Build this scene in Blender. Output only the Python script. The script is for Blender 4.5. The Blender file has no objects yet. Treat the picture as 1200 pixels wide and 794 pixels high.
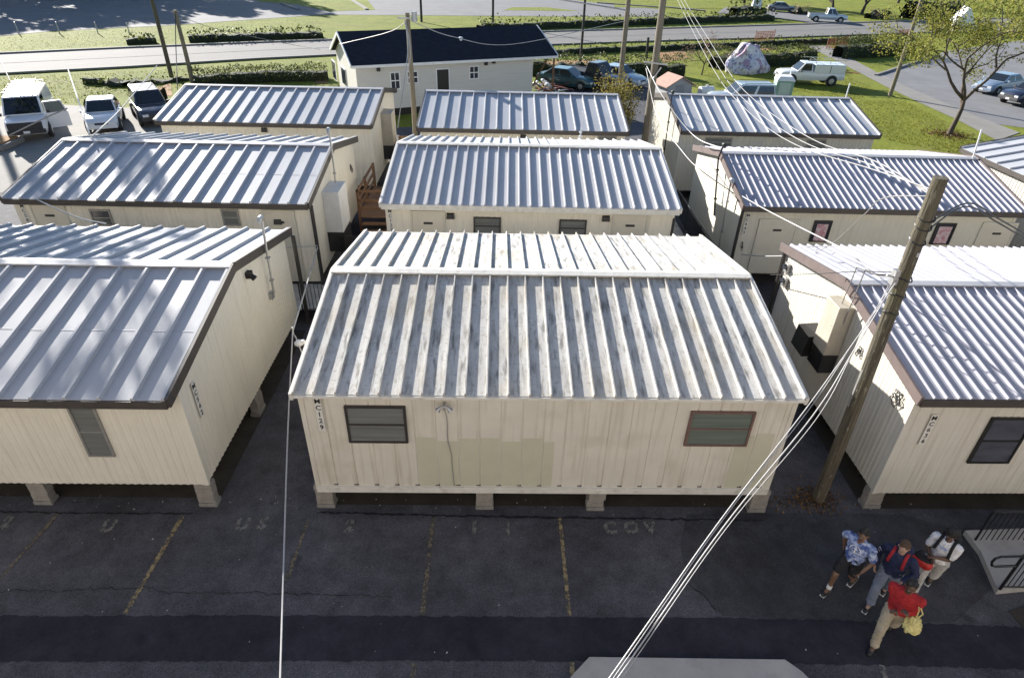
import bpy, bmesh, math, random
import numpy as np
from mathutils import Vector, Matrix, Quaternion
random.seed(7); rng = np.random.default_rng(7)
R = math.radians
SC = bpy.context.scene
COL = SC.collection

# ------------------------------------------------------------------ camera
CAMZ = 10.2
FPX = 734.05
RT = Vector((0.99974587, -0.00538996, 0.02188927))
UP = Vector((-0.01542828, 0.54437573, 0.83869961))
FW = Vector((0.01643654, 0.83882419, -0.54415423))
cam_d = bpy.data.cameras.new('camera'); cam = bpy.data.objects.new('camera', cam_d); COL.objects.link(cam)
cam_d.sensor_width = 36; cam_d.sensor_fit = 'HORIZONTAL'; cam_d.lens = FPX / 1200 * 36
cam_d.clip_end = 3000; cam_d.clip_start = .05
cam.matrix_world = Matrix(((RT.x, UP.x, -FW.x, 0), (RT.y, UP.y, -FW.y, 0), (RT.z, UP.z, -FW.z, CAMZ), (0, 0, 0, 1)))
SC.camera = cam
CP = Vector((0, 0, CAMZ))
def ray(px, py): return FW + RT * ((px - 600) / FPX) - UP * ((py - 397) / FPX)
def G(px, py, z=0.0):                     # surveyed point on the level z
    d = ray(px, py); return CP + d * ((z - CAMZ) / d.z)
def onY(px, py, Y):
    d = ray(px, py); return CP + d * (Y / d.y)
def onX(px, py, X):
    d = ray(px, py); return CP + d * (X / d.x)

# ------------------------------------------------------------------ light
world = bpy.data.worlds.new("World"); SC.world = world; world.use_nodes = True
SUN = Vector((-2.21, 2.8, 1.28)).normalized()
EL = math.asin(SUN.z); AZ = math.atan2(SUN.x, SUN.y)
nt = world.node_tree; bg = nt.nodes['Background']
sky = nt.nodes.new('ShaderNodeTexSky'); sky.sky_type = 'NISHITA'; sky.sun_disc = False
sky.sun_elevation = EL; sky.sun_rotation = AZ; sky.altitude = 200; sky.air_density = 1.0; sky.dust_density = 0.6; sky.ozone_density = 3
nt.links.new(sky.outputs[0], bg.inputs[0]); bg.inputs[1].default_value = 0.073
sd = bpy.data.lights.new('sun', 'SUN'); sd.energy = 5.0; sd.angle = R(.5); sd.color = (1, .95, .88)
so = bpy.data.objects.new('sun', sd); COL.objects.link(so)
so.rotation_euler = (-SUN).to_track_quat('-Z', 'Y').to_euler()
SC.view_settings.view_transform = 'Standard'; SC.view_settings.look = 'None'
SC.view_settings.exposure = 1.4; SC.view_settings.gamma = 1

# ------------------------------------------------------------------ materials
MATS = {}
def M(name, col, rough=.6, metal=0., var=.12, scale=3., bump=0., bscale=60., streak=None, spec=.5, coat=0., stretch=(1, 1, 1), col2=None, thr=None, speck=None):
    if name in MATS: return MATS[name]
    m = bpy.data.materials.new(name); m.use_nodes = True; MATS[name] = m
    n = m.node_tree.nodes; l = m.node_tree.links; b = n['Principled BSDF']
    b.inputs['Roughness'].default_value = rough; b.inputs['Metallic'].default_value = metal
    b.inputs['Specular IOR Level'].default_value = spec
    if coat: b.inputs['Coat Weight'].default_value = coat; b.inputs['Coat Roughness'].default_value = .06
    tc = n.new('ShaderNodeTexCoord'); mp = n.new('ShaderNodeMapping'); mp.inputs['Scale'].default_value = stretch
    l.new(tc.outputs['Object'], mp.inputs[0])
    nz = n.new('ShaderNodeTexNoise'); nz.inputs['Scale'].default_value = scale; nz.inputs['Detail'].default_value = 8; nz.inputs['Roughness'].default_value = .65
    l.new(mp.outputs[0], nz.inputs[0])
    rp = n.new('ShaderNodeValToRGB'); e = rp.color_ramp.elements
    c = Vector(col); c2 = Vector(col2) if col2 else None
    t0, t1 = thr or (.3, .7)
    e[0].position, e[1].position = t0, t1
    e[0].color = (*(c2 if c2 else c * (1 - var)), 1); e[1].color = (*(c * (1 + var) if not c2 else c), 1)
    l.new(nz.outputs[0], rp.inputs[0]); out = rp.outputs[0]
    def overlay(out, vec_scale, sc, t0, t1, dark, fac):
        mp2 = n.new('ShaderNodeMapping'); mp2.inputs['Scale'].default_value = vec_scale; l.new(tc.outputs['Object'], mp2.inputs[0])
        z2 = n.new('ShaderNodeTexNoise'); z2.inputs['Scale'].default_value = sc; z2.inputs['Detail'].default_value = 6; l.new(mp2.outputs[0], z2.inputs[0])
        mr = n.new('ShaderNodeMapRange'); mr.inputs[1].default_value = t0; mr.inputs[2].default_value = t1; mr.inputs[4].default_value = fac; l.new(z2.outputs[0], mr.inputs[0])
        mx = n.new('ShaderNodeMix'); mx.data_type = 'RGBA'; l.new(mr.outputs[0], mx.inputs[0]); l.new(out, mx.inputs[6]); mx.inputs[7].default_value = (*dark, 1)
        return mx.outputs[2]
    for s in (streak or []): out = overlay(out, *s)
    l.new(out, b.inputs['Base Color'])
    if bump:
        z3 = n.new('ShaderNodeTexNoise'); z3.inputs['Scale'].default_value = bscale; z3.inputs['Detail'].default_value = 5; l.new(mp.outputs[0], z3.inputs[0])
        bp = n.new('ShaderNodeBump'); bp.inputs['Strength'].default_value = bump; bp.inputs['Distance'].default_value = .02; l.new(z3.outputs[0], bp.inputs['Height']); l.new(bp.outputs[0], b.inputs['Normal'])
    return m
def leafmat(name, stops, trans=.35):
    m = bpy.data.materials.new(name); m.use_nodes = True; n = m.node_tree.nodes; l = m.node_tree.links
    b = n['Principled BSDF']; b.inputs['Roughness'].default_value = .6; b.inputs['Specular IOR Level'].default_value = .25
    g = n.new('ShaderNodeNewGeometry'); rp = n.new('ShaderNodeValToRGB')
    for i, (p, c) in enumerate(stops):
        e = rp.color_ramp.elements[i] if i < 2 else rp.color_ramp.elements.new(p)
        e.position = p; e.color = (*c, 1)
    l.new(g.outputs['Random Per Island'], rp.inputs[0]); l.new(rp.outputs[0], b.inputs['Base Color'])
    t = n.new('ShaderNodeBsdfTranslucent'); l.new(rp.outputs[0], t.inputs[0])
    mx = n.new('ShaderNodeMixShader'); mx.inputs[0].default_value = trans
    l.new(b.outputs[0], mx.inputs[1]); l.new(t.outputs[0], mx.inputs[2]); l.new(mx.outputs[0], n['Material Output'].inputs[0])
    MATS[name] = m; return m

DIRT = (.10, .085, .065)
roofL = M('galvanised roof', (.43, .44, .46), .5, 0, .07, 1.2, .12, 3, stretch=(1, .5, 1), streak=[((5, .5, 5), 2., .55, .8, (.40, .39, .37), .5), ((30, 30, 30), 3, .68, .75, (.3, .28, .25), .4)], spec=.2)
roofC2 = M('white roof paint', (.48, .48, .49), .5, 0, .06, 1.2, .1, 3, stretch=(1, .5, 1), streak=[((6, .5, 6), 2., .58, .8, (.45, .43, .40), .5)], spec=.2)
roofC = M('stained roof', (.53, .52, .49), .6, 0, .16, 1.5, .15, 4, stretch=(1, .5, 1), streak=[((7, .13, 7), 1.5, .55, .68, (.07, .066, .062), .65), ((9, .3, 9), 1.5, .5, .7, (.2, .18, .15), .5), ((1, 1, 1), 13, .56, .7, (.24, .21, .17), .5), ((.6, .5, .6), 1.2, .5, .75, (.42, .36, .26), .6)], spec=.2)
roofR = M('ribbed roof', (.36, .36, .405), .45, 0, .07, 1.5, .08, 3, streak=[((6, .6, 6), 2., .58, .8, (.36, .35, .38), .5)], spec=.2)
ridgeW = M('ridge cap metal', (.48, .48, .49), .45, 0, .08, 3, .05)
darkTrim = M('brown trim', (.058, .048, .042), .55, 0, .2, 4, .05)
pinkTrim = M('faded brown trim', (.13, .10, .093), .6, 0, .15, 4, .05)
whiteTrim = M('white trim', (.66, .64, .58), .55, 0, .12, 4, .05, streak=[((2, 2, 2), 3, .55, .75, (.35, .31, .25), .5)])
wallC = M('cream painted panel', (.64, .605, .52), .65, 0, .06, 1.5, .06, 20, streak=[((7, 7, .35), 1.6, .52, .8, (.36, .29, .20), .55), ((1, 1, 1), 1.3, .55, .7, (.50, .45, .36), .5)])
wallL = M('corrugated cream siding', (.73, .69, .59), .6, 0, .05, 1.2, .04, 20, streak=[((6, 6, .3), 1.5, .55, .85, (.40, .35, .27), .4)])
wallR = M('pale ribbed siding', (.60, .57, .50), .6, 0, .05, 1.2, .04, 20, streak=[((9, 9, .3), 1.7, .5, .8, (.34, .29, .22), .6)])
wallR2 = M('grey green siding', (.58, .56, .48), .65, 0, .05, 1.2, .04, 20, streak=[((6, 6, .3), 1.5, .55, .85, (.35, .33, .28), .4)])
patchP = M('olive repaint patch', (.525, .505, .385), .65, 0, .05, 2)
steelDark = M('dark steel', (.018, .017, .017), .5, .3, .3, 6, .1)
blackRail = M('black rail paint', (.012, .012, .014), .4, 0, .2, 8)
galv = M('galvanised conduit', (.42, .42, .42), .4, .6, .15, 10)
conduit = M('dark conduit', (.035, .032, .03), .5, 0, .2, 8)
block = M('concrete block', (.27, .25, .22), .9, 0, .25, 6, .5, 60)
blockG = M('block pad', (.22, .21, .19), .9, 0, .25, 6, .5, 60)
glassW = M('window blind glass', (.17, .178, .168), .12, 0, .2, 2, spec=.6, stretch=(.2, .2, 6))
glassD = M('dark window glass', (.035, .04, .055), .08, 0, .2, 2, spec=.7)
winFrame = M('bronze window frame', (.055, .048, .045), .4, .2, .15, 8)
winFrameB = M('rust red window frame', (.16, .095, .08), .5, 0, .25, 8)
winFrameG = M('grey window frame', (.30, .29, .27), .45, .3, .15, 8)
doorM = M('cream door', (.60, .56, .47), .5, 0, .06, 2)
white = M('white paint', (.75, .75, .74), .45, 0, .05, 3)
black = M('black enamel', (.012, .012, .012), .5, 0, .2, 5)
acBox = M('beige unit housing', (.45, .41, .34), .5, 0, .08, 3, streak=[((3, 3, .4), 2, .5, .8, (.28, .25, .2), .5)])
louvreM = M('dark louvre', (.03, .03, .032), .5, .2, .2, 8)
pole_m = M('weathered pole wood', (.105, .09, .062), .9, 0, .35, 3, .9, 9, stretch=(7, 7, .4), streak=[((16, 16, .35), 2, .5, .62, (.03, .025, .02), .8), ((1, 1, .6), 1.2, .5, .7, (.13, .13, .06), .5), ((9, 9, 2.5), 2, .62, .66, (.28, .26, .2), .6)])
pole_far = M('grey pole wood', (.20, .17, .12), .9, 0, .3, 3, .5, 12, stretch=(6, 6, .5))
pole_dk = M('dark pole steel', (.03, .03, .03), .6, .2, .2, 3)
wood = M('brown timber', (.20, .11, .06), .85, 0, .3, 3, .4, 15, stretch=(1, 6, 6))
woodL = M('fresh timber', (.45, .26, .12), .8, 0, .2, 3, .3, 15, stretch=(1, 1, 6))
cableW = M('pale cable', (.38, .375, .37), .45, 0, .1, 5)
cableB = M('black cable', (.02, .02, .02), .5, 0, .1, 5)
cableG = M('grey cable', (.25, .24, .23), .5, 0, .1, 5)
concrete = M('pale concrete', (.21, .198, .18), .9, 0, .12, .8, .2, 30, streak=[((1, 1, 1), 9, .55, .7, (.26, .245, .22), .5)])
concreteD = M('walkway concrete', (.36, .35, .335), .9, 0, .12, 1.2, .2, 30, streak=[((1, 1, 1), 5, .55, .7, (.28, .27, .25), .5)])
roadM = M('road concrete', (.145, .138, .13), .9, 0, .08, .25, .1, 10, streak=[((.2, 2, 1), 2, .5, .8, (.30, .29, .27), .5)])
lotFar = M('far lot asphalt', (.15, .15, .155), .9, 0, .15, .3, .1, 10, streak=[((1, 1, 1), .7, .5, .7, (.11, .11, .115), .5)])

def asphalt(name, base, aggr=.5):
    m = bpy.data.materials.new(name); m.use_nodes = True; n = m.node_tree.nodes; l = m.node_tree.links; b = n['Principled BSDF']
    b.inputs['Roughness'].default_value = .88; b.inputs['Specular IOR Level'].default_value = .3
    tc = n.new('ShaderNodeTexCoord')
    def noise(sc, det=8, ro=.6):
        z = n.new('ShaderNodeTexNoise'); z.inputs['Scale'].default_value = sc; z.inputs['Detail'].default_value = det; z.inputs['Roughness'].default_value = ro; l.new(tc.outputs['Object'], z.inputs[0]); return z.outputs[0]
    def mrange(v, a, c, lo, hi):
        r = n.new('ShaderNodeMapRange'); r.inputs[1].default_value = a; r.inputs[2].default_value = c; r.inputs[3].default_value = lo; r.inputs[4].default_value = hi; l.new(v, r.inputs[0]); return r.outputs[0]
    def mul(a, c):
        k = n.new('ShaderNodeMath'); k.operation = 'MULTIPLY'; l.new(a, k.inputs[0]); l.new(c, k.inputs[1]); return k.outputs[0]
    v = mul(mrange(noise(.45), .3, .7, .62, 1.38), mrange(noise(2.6), .3, .7, .74, 1.26))
    v = mul(v, mrange(noise(70, 3), .25, .75, 1 - aggr, 1 + aggr))
    v = mul(v, mrange(noise(.18, 3), .55, .75, 1, .75)); v = mul(v, mrange(noise(1.1, 2), .66, .74, 1, .6)); v = mul(v, mrange(noise(14, 6, .8), .3, .7, .8, 1.2))
    vo = n.new('ShaderNodeTexVoronoi'); vo.inputs['Scale'].default_value = 130; l.new(tc.outputs['Object'], vo.inputs[0])
    v = mul(v, mrange(vo.outputs['Distance'], 0, .12, 2.2, 1))
    cm = n.new('ShaderNodeMix'); cm.data_type = 'RGBA'; cm.blend_type = 'MULTIPLY'; cm.inputs[0].default_value = 1; cm.inputs[6].default_value = (*base, 1)
    cb = n.new('ShaderNodeCombineColor'); [l.new(v, cb.inputs[i]) for i in range(3)]; l.new(cb.outputs[0], cm.inputs[7])
    l.new(cm.outputs[2], b.inputs['Base Color'])
    bp = n.new('ShaderNodeBump'); bp.inputs['Strength'].default_value = .5; bp.inputs['Distance'].default_value = .01; l.new(noise(90, 3), bp.inputs['Height']); l.new(bp.outputs[0], b.inputs['Normal'])
    MATS[name] = m; return m
asph = asphalt('worn asphalt', (.070, .069, .079), .8)
asphNew = asphalt('dark sealed asphalt', (.024, .024, .033), .35)
asphPatch = asphalt('asphalt patch', (.050, .050, .056), .5)
crackM = M('crack filler', (.008, .008, .009), .8)
def paintmat(name, col, cover):
    m = bpy.data.materials.new(name); m.use_nodes = True; n = m.node_tree.nodes; l = m.node_tree.links; b = n['Principled BSDF']
    b.inputs['Base Color'].default_value = (*col, 1); b.inputs['Roughness'].default_value = .8
    tc = n.new('ShaderNodeTexCoord'); z = n.new('ShaderNodeTexNoise'); z.inputs['Scale'].default_value = 9; z.inputs['Detail'].default_value = 9; z.inputs['Roughness'].default_value = .8
    l.new(tc.outputs['Object'], z.inputs[0]); r = n.new('ShaderNodeMapRange'); r.inputs[1].default_value = cover; r.inputs[2].default_value = cover + .12; l.new(z.outputs[0], r.inputs[0])
    t = n.new('ShaderNodeBsdfTransparent'); mx = n.new('ShaderNodeMixShader'); l.new(r.outputs[0], mx.inputs[0]); l.new(t.outputs[0], mx.inputs[1]); l.new(b.outputs[0], mx.inputs[2]); l.new(mx.outputs[0], n['Material Output'].inputs[0])
    MATS[name] = m; return m
yellowLine = paintmat('worn yellow paint', (.26, .205, .11), .42)
fadeLine = paintmat('faded yellow paint', (.15, .125, .085), .43)
fadeWhite = paintmat('faded white paint', (.17, .165, .155), .42)
def grassmat():
    m = bpy.data.materials.new('lawn'); m.use_nodes = True; n = m.node_tree.nodes; l = m.node_tree.links; b = n['Principled BSDF']
    b.inputs['Roughness'].default_value = .9; b.inputs['Specular IOR Level'].default_value = .15
    tc = n.new('ShaderNodeTexCoord')
    def noise(sc, det=6):
        z = n.new('ShaderNodeTexNoise'); z.inputs['Scale'].default_value = sc; z.inputs['Detail'].default_value = det; z.inputs['Roughness'].default_value = .7; l.new(tc.outputs['Object'], z.inputs[0]); return z.outputs[0]
    rp = n.new('ShaderNodeValToRGB'); e = rp.color_ramp.elements; e[0].position = .28; e[0].color = (.055, .068, .012, 1); e[1].position = .72; e[1].color = (.32, .31, .05, 1)
    e2 = e.new(.5); e2.color = (.18, .205, .028, 1)
    a = n.new('ShaderNodeMix'); a.data_type = 'FLOAT'; a.inputs[0].default_value = .55; l.new(noise(.35), a.inputs[2]); l.new(noise(5, 9), a.inputs[3]); l.new(a.outputs[0], rp.inputs[0])
    mr = n.new('ShaderNodeMapRange'); mr.inputs[1].default_value = .55; mr.inputs[2].default_value = .75; mr.inputs[4].default_value = .7; l.new(noise(.13), mr.inputs[0])
    mx = n.new('ShaderNodeMix'); mx.data_type = 'RGBA'; l.new(mr.outputs[0], mx.inputs[0]); l.new(rp.outputs[0], mx.inputs[6]); mx.inputs[7].default_value = (.20, .165, .07, 1); l.new(mx.outputs[2], b.inputs['Base Color'])
    bp = n.new('ShaderNodeBump'); bp.inputs['Strength'].default_value = .9; bp.inputs['Distance'].default_value = .08; l.new(noise(9, 8), bp.inputs['Height']); l.new(bp.outputs[0], b.inputs['Normal'])
    return m
lawn = grassmat()
mulch = M('orange mulch', (.30, .16, .06), .95, 0, .3, 3, .6, 20)
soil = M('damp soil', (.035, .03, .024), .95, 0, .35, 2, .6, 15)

# ------------------------------------------------------------------ mesh building
class MB:
    def __init__(s): s.v = []; s.f = []; s.mi = []
    def add(s, vs, fs, mi=0):
        o = len(s.v); s.v += [tuple(p) for p in vs]; s.f += [tuple(i + o for i in f) for f in fs]; s.mi += [mi] * len(fs)
    def box(s, x0, x1, y0, y1, z0, z1, mi=0, mat=None):
        vs = [Vector((x, y, z)) for z in (z0, z1) for y in (y0, y1) for x in (x0, x1)]
        if mat: vs = [mat @ p for p in vs]
        s.add(vs, [(0, 2, 3, 1), (4, 5, 7, 6), (0, 1, 5, 4), (2, 6, 7, 3), (0, 4, 6, 2), (1, 3, 7, 5)], mi)
    def hexa(s, bot, top, mi=0):          # two matching quads, counter clockwise from above
        s.add(list(bot) + list(top), [(3, 2, 1, 0), (4, 5, 6, 7), (0, 1, 5, 4), (1, 2, 6, 5), (2, 3, 7, 6), (3, 0, 4, 7)], mi)
    def bar(s, a, b, w, h, up=Vector((0, 0, 1)), mi=0):   # rectangular bar from a to b
        a, b = Vector(a), Vector(b); d = (b - a).normalized(); x = d.cross(up)
        x = x.normalized() if x.length > 1e-4 else Vector((1, 0, 0)); y = x.cross(d)
        q = [(-x * w / 2 - y * h / 2), (x * w / 2 - y * h / 2), (x * w / 2 + y * h / 2), (-x * w / 2 + y * h / 2)]
        s.add([a + k for k in q] + [b + k for k in q], [(3, 2, 1, 0), (4, 5, 6, 7), (0, 1, 5, 4), (1, 2, 6, 5), (2, 3, 7, 6), (3, 0, 4, 7)], mi)
    def tube(s, pts, rad, n=8, mi=0, cap=True):
        pts = [Vector(p) for p in pts]; rs = rad if isinstance(rad, (list, tuple)) else [rad] * len(pts)
        o = len(s.v); px = None
        for i, p in enumerate(pts):
            d = (pts[min(i + 1, len(pts) - 1)] - pts[max(i - 1, 0)]).normalized()
            if px is None: px = d.orthogonal().normalized()
            px = (px - d * px.dot(d)); px = px.normalized() if px.length > 1e-5 else d.orthogonal().normalized()
            py = d.cross(px)
            for k in range(n):
                t = 2 * math.pi * k / n; s.v.append(tuple(p + (px * math.cos(t) + py * math.sin(t)) * rs[i]))
        for i in range(len(pts) - 1):
            for k in range(n):
                s.f.append((o + i * n + k, o + i * n + (k + 1) % n, o + (i + 1) * n + (k + 1) % n, o + (i + 1) * n + k)); s.mi.append(mi)
        if cap:
            s.f.append(tuple(o + k for k in reversed(range(n)))); s.mi.append(mi)
            e = o + (len(pts) - 1) * n; s.f.append(tuple(e + k for k in range(n))); s.mi.append(mi)
    def ball(s, c, r, seg=12, rings=8, mi=0, mat=None):
        c = Vector(c); r = Vector(r) if hasattr(r, '__len__') else Vector((r, r, r)); vs = []; fs = []
        for i in range(1, rings):
            a = math.pi * i / rings
            for k in range(seg):
                t = 2 * math.pi * k / seg; p = Vector((math.sin(a) * math.cos(t) * r.x, math.sin(a) * math.sin(t) * r.y, math.cos(a) * r.z)); vs.append(c + (mat @ p if mat else p))
        top = Vector((0, 0, r.z)); vs.append(c + (mat @ top if mat else top)); vs.append(c - (mat @ top if mat else top))
        for i in range(rings - 2):
            for k in range(seg): fs.append((i * seg + k, (i + 1) * seg + k, (i + 1) * seg + (k + 1) % seg, i * seg + (k + 1) % seg))
        T = len(vs) - 2
        for k in range(seg): fs.append((T, k, (k + 1) % seg)); fs.append((T + 1, (rings - 2) * seg + (k + 1) % seg, (rings - 2) * seg + k))
        s.add(vs, fs, mi)
    def build(s, name, mats, parent=None, smooth=False, loc=None, bevel=0):
        me = bpy.data.meshes.new(name); me.from_pydata(s.v, [], s.f)
        mats = mats if isinstance(mats, (list, tuple)) else [mats]
        for m in mats: me.materials.append(m)
        if len(mats) > 1: me.polygons.foreach_set('material_index', s.mi)
        if smooth: me.polygons.foreach_set('use_smooth', [True] * len(me.polygons))
        me.update(); o = bpy.data.objects.new(name, me); COL.objects.link(o)
        if parent: o.parent = parent
        if loc: o.location = loc
        if bevel:
            bv = o.modifiers.new('bevel', 'BEVEL'); bv.width = bevel; bv.segments = 2; bv.limit_method = 'ANGLE'
        return o
def tag(o, label=None, cat=None, group=None, kind=None):
    if label: o['label'] = label
    if cat: o['category'] = cat
    if group: o['group'] = group
    if kind: o['kind'] = kind
    return o
def thing(name, label, cat, loc=(0, 0, 0), rz=0, group=None):
    o = bpy.data.objects.new(name, None); COL.objects.link(o); o.empty_display_size = .3
    o.location = loc; o.rotation_euler = (0, 0, rz); return tag(o, label, cat, group)
def copytree(o, parent=None):
    c = o.copy(); COL.objects.link(c); c.parent = parent
    for ch in o.children: copytree(ch, c)
    return c
FONT = bpy.data.curves.new('tmpfont', 'FONT').font
def text_mesh(body, size, mat, name, parent=None, matrix=None, depth=.003, bold=.0):
    cu = bpy.data.curves.new(name, 'FONT'); cu.body = body; cu.size = size; cu.extrude = depth; cu.offset = bold; cu.align_x = 'CENTER'; cu.align_y = 'CENTER'; cu.space_line = .82; cu.resolution_u = 3
    t = bpy.data.objects.new(name + '_tmp', cu); COL.objects.link(t)
    dg = bpy.context.evaluated_depsgraph_get(); me = bpy.data.meshes.new_from_object(t.evaluated_get(dg))
    bpy.data.objects.remove(t); bpy.data.curves.remove(cu)
    me.materials.clear(); me.materials.append(mat); o = bpy.data.objects.new(name, me); COL.objects.link(o)
    if parent: o.parent = parent
    if matrix is not None: o.matrix_local = matrix
    return o

# ------------------------------------------------------------------ ground
def sheet(name, pts, z, mat, kind='structure'):
    mb = MB(); mb.add([(p[0], p[1], z) for p in pts], [tuple(range(len(pts)))]); o = mb.build(name, mat); return tag(o, kind=kind)
def slab(name, pts, z0, z1, mat, kind='structure'):
    mb = MB(); n = len(pts); mb.add([(p[0], p[1], z1) for p in pts] + [(p[0], p[1], z0) for p in pts], [tuple(range(n))] + [(i, i + n, (i + 1) % n + n, (i + 1) % n) for i in range(n)])
    return tag(mb.build(name, mat), kind=kind)
sheet('grass_field', [(-1500, -200), (1500, -200), (1500, 2500), (-1500, 2500)], 0, lawn)
P2 = lambda *q: [G(*a) for a in q]
sheet('parking_lot', [(-70, -30), (45, -30), (45, 21), (17.5, 27.4), (17.2, 36), (14.6, 42), (14.6, 54.8), (4.5, 54.5), (4.5, 41), (-16, 38), (-70, 36)], .004, asph)
sheet('van_lot', [(-60, 27), (-15.5, 27), (-15.0, 36), G(205, 119), G(140, 127), G(75, 123), G(-80, 126)], .008, concrete)
# road: left stretch bends into the right one
top = P2((-150, 70), (0, 64), (150, 57), (300, 51), (470, 45), (640, 38), (800, 33.5), (900, 30.5), (1000, 27.5), (1075, 25), (1190, 22), (1400, 16))
bot = P2((-150, 95), (0, 87), (150, 79), (300, 69.5), (470, 61), (640, 53), (800, 47.5), (900, 45), (1000, 41.5), (1075, 39), (1190, 36), (1400, 32))
def strip(name, A, B, z, mat):
    mb = MB(); n = len(A); mb.add([(p.x, p.y, z) for p in A] + [(p.x, p.y, z) for p in B], [(i, n + i, n + i + 1, i + 1) for i in range(n - 1)]); return tag(mb.build(name, mat), kind='structure')
strip('road', top, bot, .03, roadM)
def offs(A, d):
    return [p + Vector((0, d, 0)) for p in A]
def kerb(name, A, w, h, z, mat):
    mb = MB()
    for a, b in zip(A[:-1], A[1:]): mb.bar((a.x, a.y, z + h / 2), (b.x, b.y, z + h / 2), w, h)
    return tag(mb.build(name, mat), kind='structure')
kerb('road_kerb', offs(top, .2), .35, .13, .03, concrete); kerb('road_kerb', offs(bot, -.2), .35, .13, .03, concrete)
mid = [(a * .5 + b * .5) for a, b in zip(top, bot)]
strip('road_joint', offs(mid, .12), offs(mid, -.12), .045, lotFar)
sheet('side_road', P2((790, 26), (900, 33), (1000, 33), (960, 23), (920, 18), (860, 14), (790, 10), (700, -8), (600, -20), (690, -20), (760, 2), (800, 10)), .045, lotFar) if False else None
strip('side_road', P2((965, 31), (930, 24), (890, 19), (840, 16)), P2((1010, 29), (985, 22), (930, 15), (850, 9)), .048, lotFar)
# far lots beyond the road
sheet('far_parking_lot', P2((-200, 62), (-100, 52), (60, 37), (200, 30), (300, 23), (380, 17.5), (640, 19.5), (770, 20), (780, 12), (700, 4), (640, -4), (560, -12), (300, -14), (0, -8), (-200, 0)), .02, lotFar)
sheet('lot_island', P2((385, 14), (440, 12), (432, 2), (424, -6), (330, -6), (300, 2), (350, 6)), .035, lawn)
sheet('lot_island', P2((590, 12.5), (680, 13.5), (640, 9), (600, 9)), .035, lawn)
sheet('lot_island', P2((720, 9), (860, 11), (835, 4), (720, -2)), .04, lawn)
for a in (((408, -2), (430, 12)), ((700, 4), (770, 9)), ((330, 5), (350, 12)), ((775, 8.5), (826, 13.5))):
    kerb('lot_kerb', [G(*a[0]), G(*a[1])], .5, .15, .04, concrete)
# right hand lot and sidewalk
sheet('side_parking_lot', P2((1026, 89), (1075, 73), (1110, 60), (1250, 40), (1500, 60), (1500, 200), (1215, 152), (1170, 146), (1128, 131), (1080, 112), (1050, 99)), .012, M('grey lot asphalt', (.17, .168, .172), .9, 0, .14, .4, .1, 10, streak=[((1, 1, 1), .9, .5, .7, (.125, .125, .13), .5)]))
strip('sidewalk', P2((945, 54), (965, 64), (1000, 82), (1040, 103), (1080, 122), (1120, 140), (1168, 165)), P2((972, 54), (992, 66), (1026, 84.5), (1060, 101), (1100, 118), (1140, 135), (1195, 156)), .03, concrete)
kerb('lot_kerb', P2((1026, 89), (1050, 81), (1075, 73), (1098, 66)), .25, .14, .01, concrete)
for q in (((640, 72), (700, 70), (712, 82), (640, 86)), ((772, 62), (802, 58), (806, 68), (776, 74)), ((885, 52), (905, 50), (912, 58), (888, 60)), ((180, 104), (200, 98), (202, 112), (182, 116)), ((372, 88), (384, 88), (384, 98), (370, 98))):
    sheet('mulch_bed', P2(*q), .016, mulch)

# foreground paving: sealed strip, patch, cracks, stall lines, stencilled letters
def jag(name, A, B, z, mat, amp=.03, step=.12):
    def sub(L):
        o = []
        for a, b in zip(L[:-1], L[1:]):
            n = max(1, int((b - a).length / step)); o += [a.lerp(b, i / n) for i in range(n)]
        return o + [L[-1]]
    A, B = sub(A), sub(B); n = min(len(A), len(B)); f = lambda L: [L[int(i * (len(L) - 1) / (n - 1))] for i in range(n)]
    A, B = f(A), f(B); J = lambda p: Vector((p.x, p.y + random.uniform(-amp, amp), 0))
    return strip(name, [J(p) for p in A], [J(p) for p in B], z, mat)
jag('sealed_strip', P2((-600, 722), (300, 721), (600, 722.5), (860, 724), (1000, 727), (1260, 737)), P2((-600, 776), (300, 774.5), (600, 774), (900, 776.5), (1060, 780), (1260, 786)), .012, asphNew, .018, .07)
pp = P2((806, 603), (800, 618), (797, 640), (800, 655), (812, 680), (830, 700), (845, 720), (1000, 726), (1120, 730), (1160, 690), (1128, 622), (1060, 604), (960, 600))
sheet('asphalt_patch', [Vector((p.x + random.uniform(-.03, .03), p.y + random.uniform(-.03, .03), 0)) for p in pp], .008, asphPatch)
def crack(q, w=.014, z=.014, amp=.03):
    L = P2(*q); pts = []
    for a, b in zip(L[:-1], L[1:]):
        n = max(1, int((b - a).length / .07)); pts += [a.lerp(b, i / n) + Vector((random.gauss(0, amp * .4), random.gauss(0, amp), 0)) for i in range(n)]
    mb = MB(); vs = []
    for p in pts:
        k = w * random.uniform(.3, 1.1); vs += [(p.x, p.y + k / 2, z), (p.x, p.y - k / 2, z)]
    mb.add(vs, [(2 * i, 2 * i + 1, 2 * i + 3, 2 * i + 2) for i in range(len(pts) - 1)]); tag(mb.build('pavement_crack', crackM), kind='structure')
crack(((-20, 692), (90, 692), (125, 689), (175, 689), (195, 694), (300, 695), (400, 697), (470, 699)), .018, amp=.02)
crack(((806, 684), (825, 698), (843, 719)), .05, amp=.012); crack(((806, 606), (797, 640), (802, 660)), .014, amp=.012)
crack(((-20, 599), (70, 601), (230, 602)), .05, amp=.01); crack(((372, 600), (560, 605), (700, 607), (900, 610)), .06, amp=.012)
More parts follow.
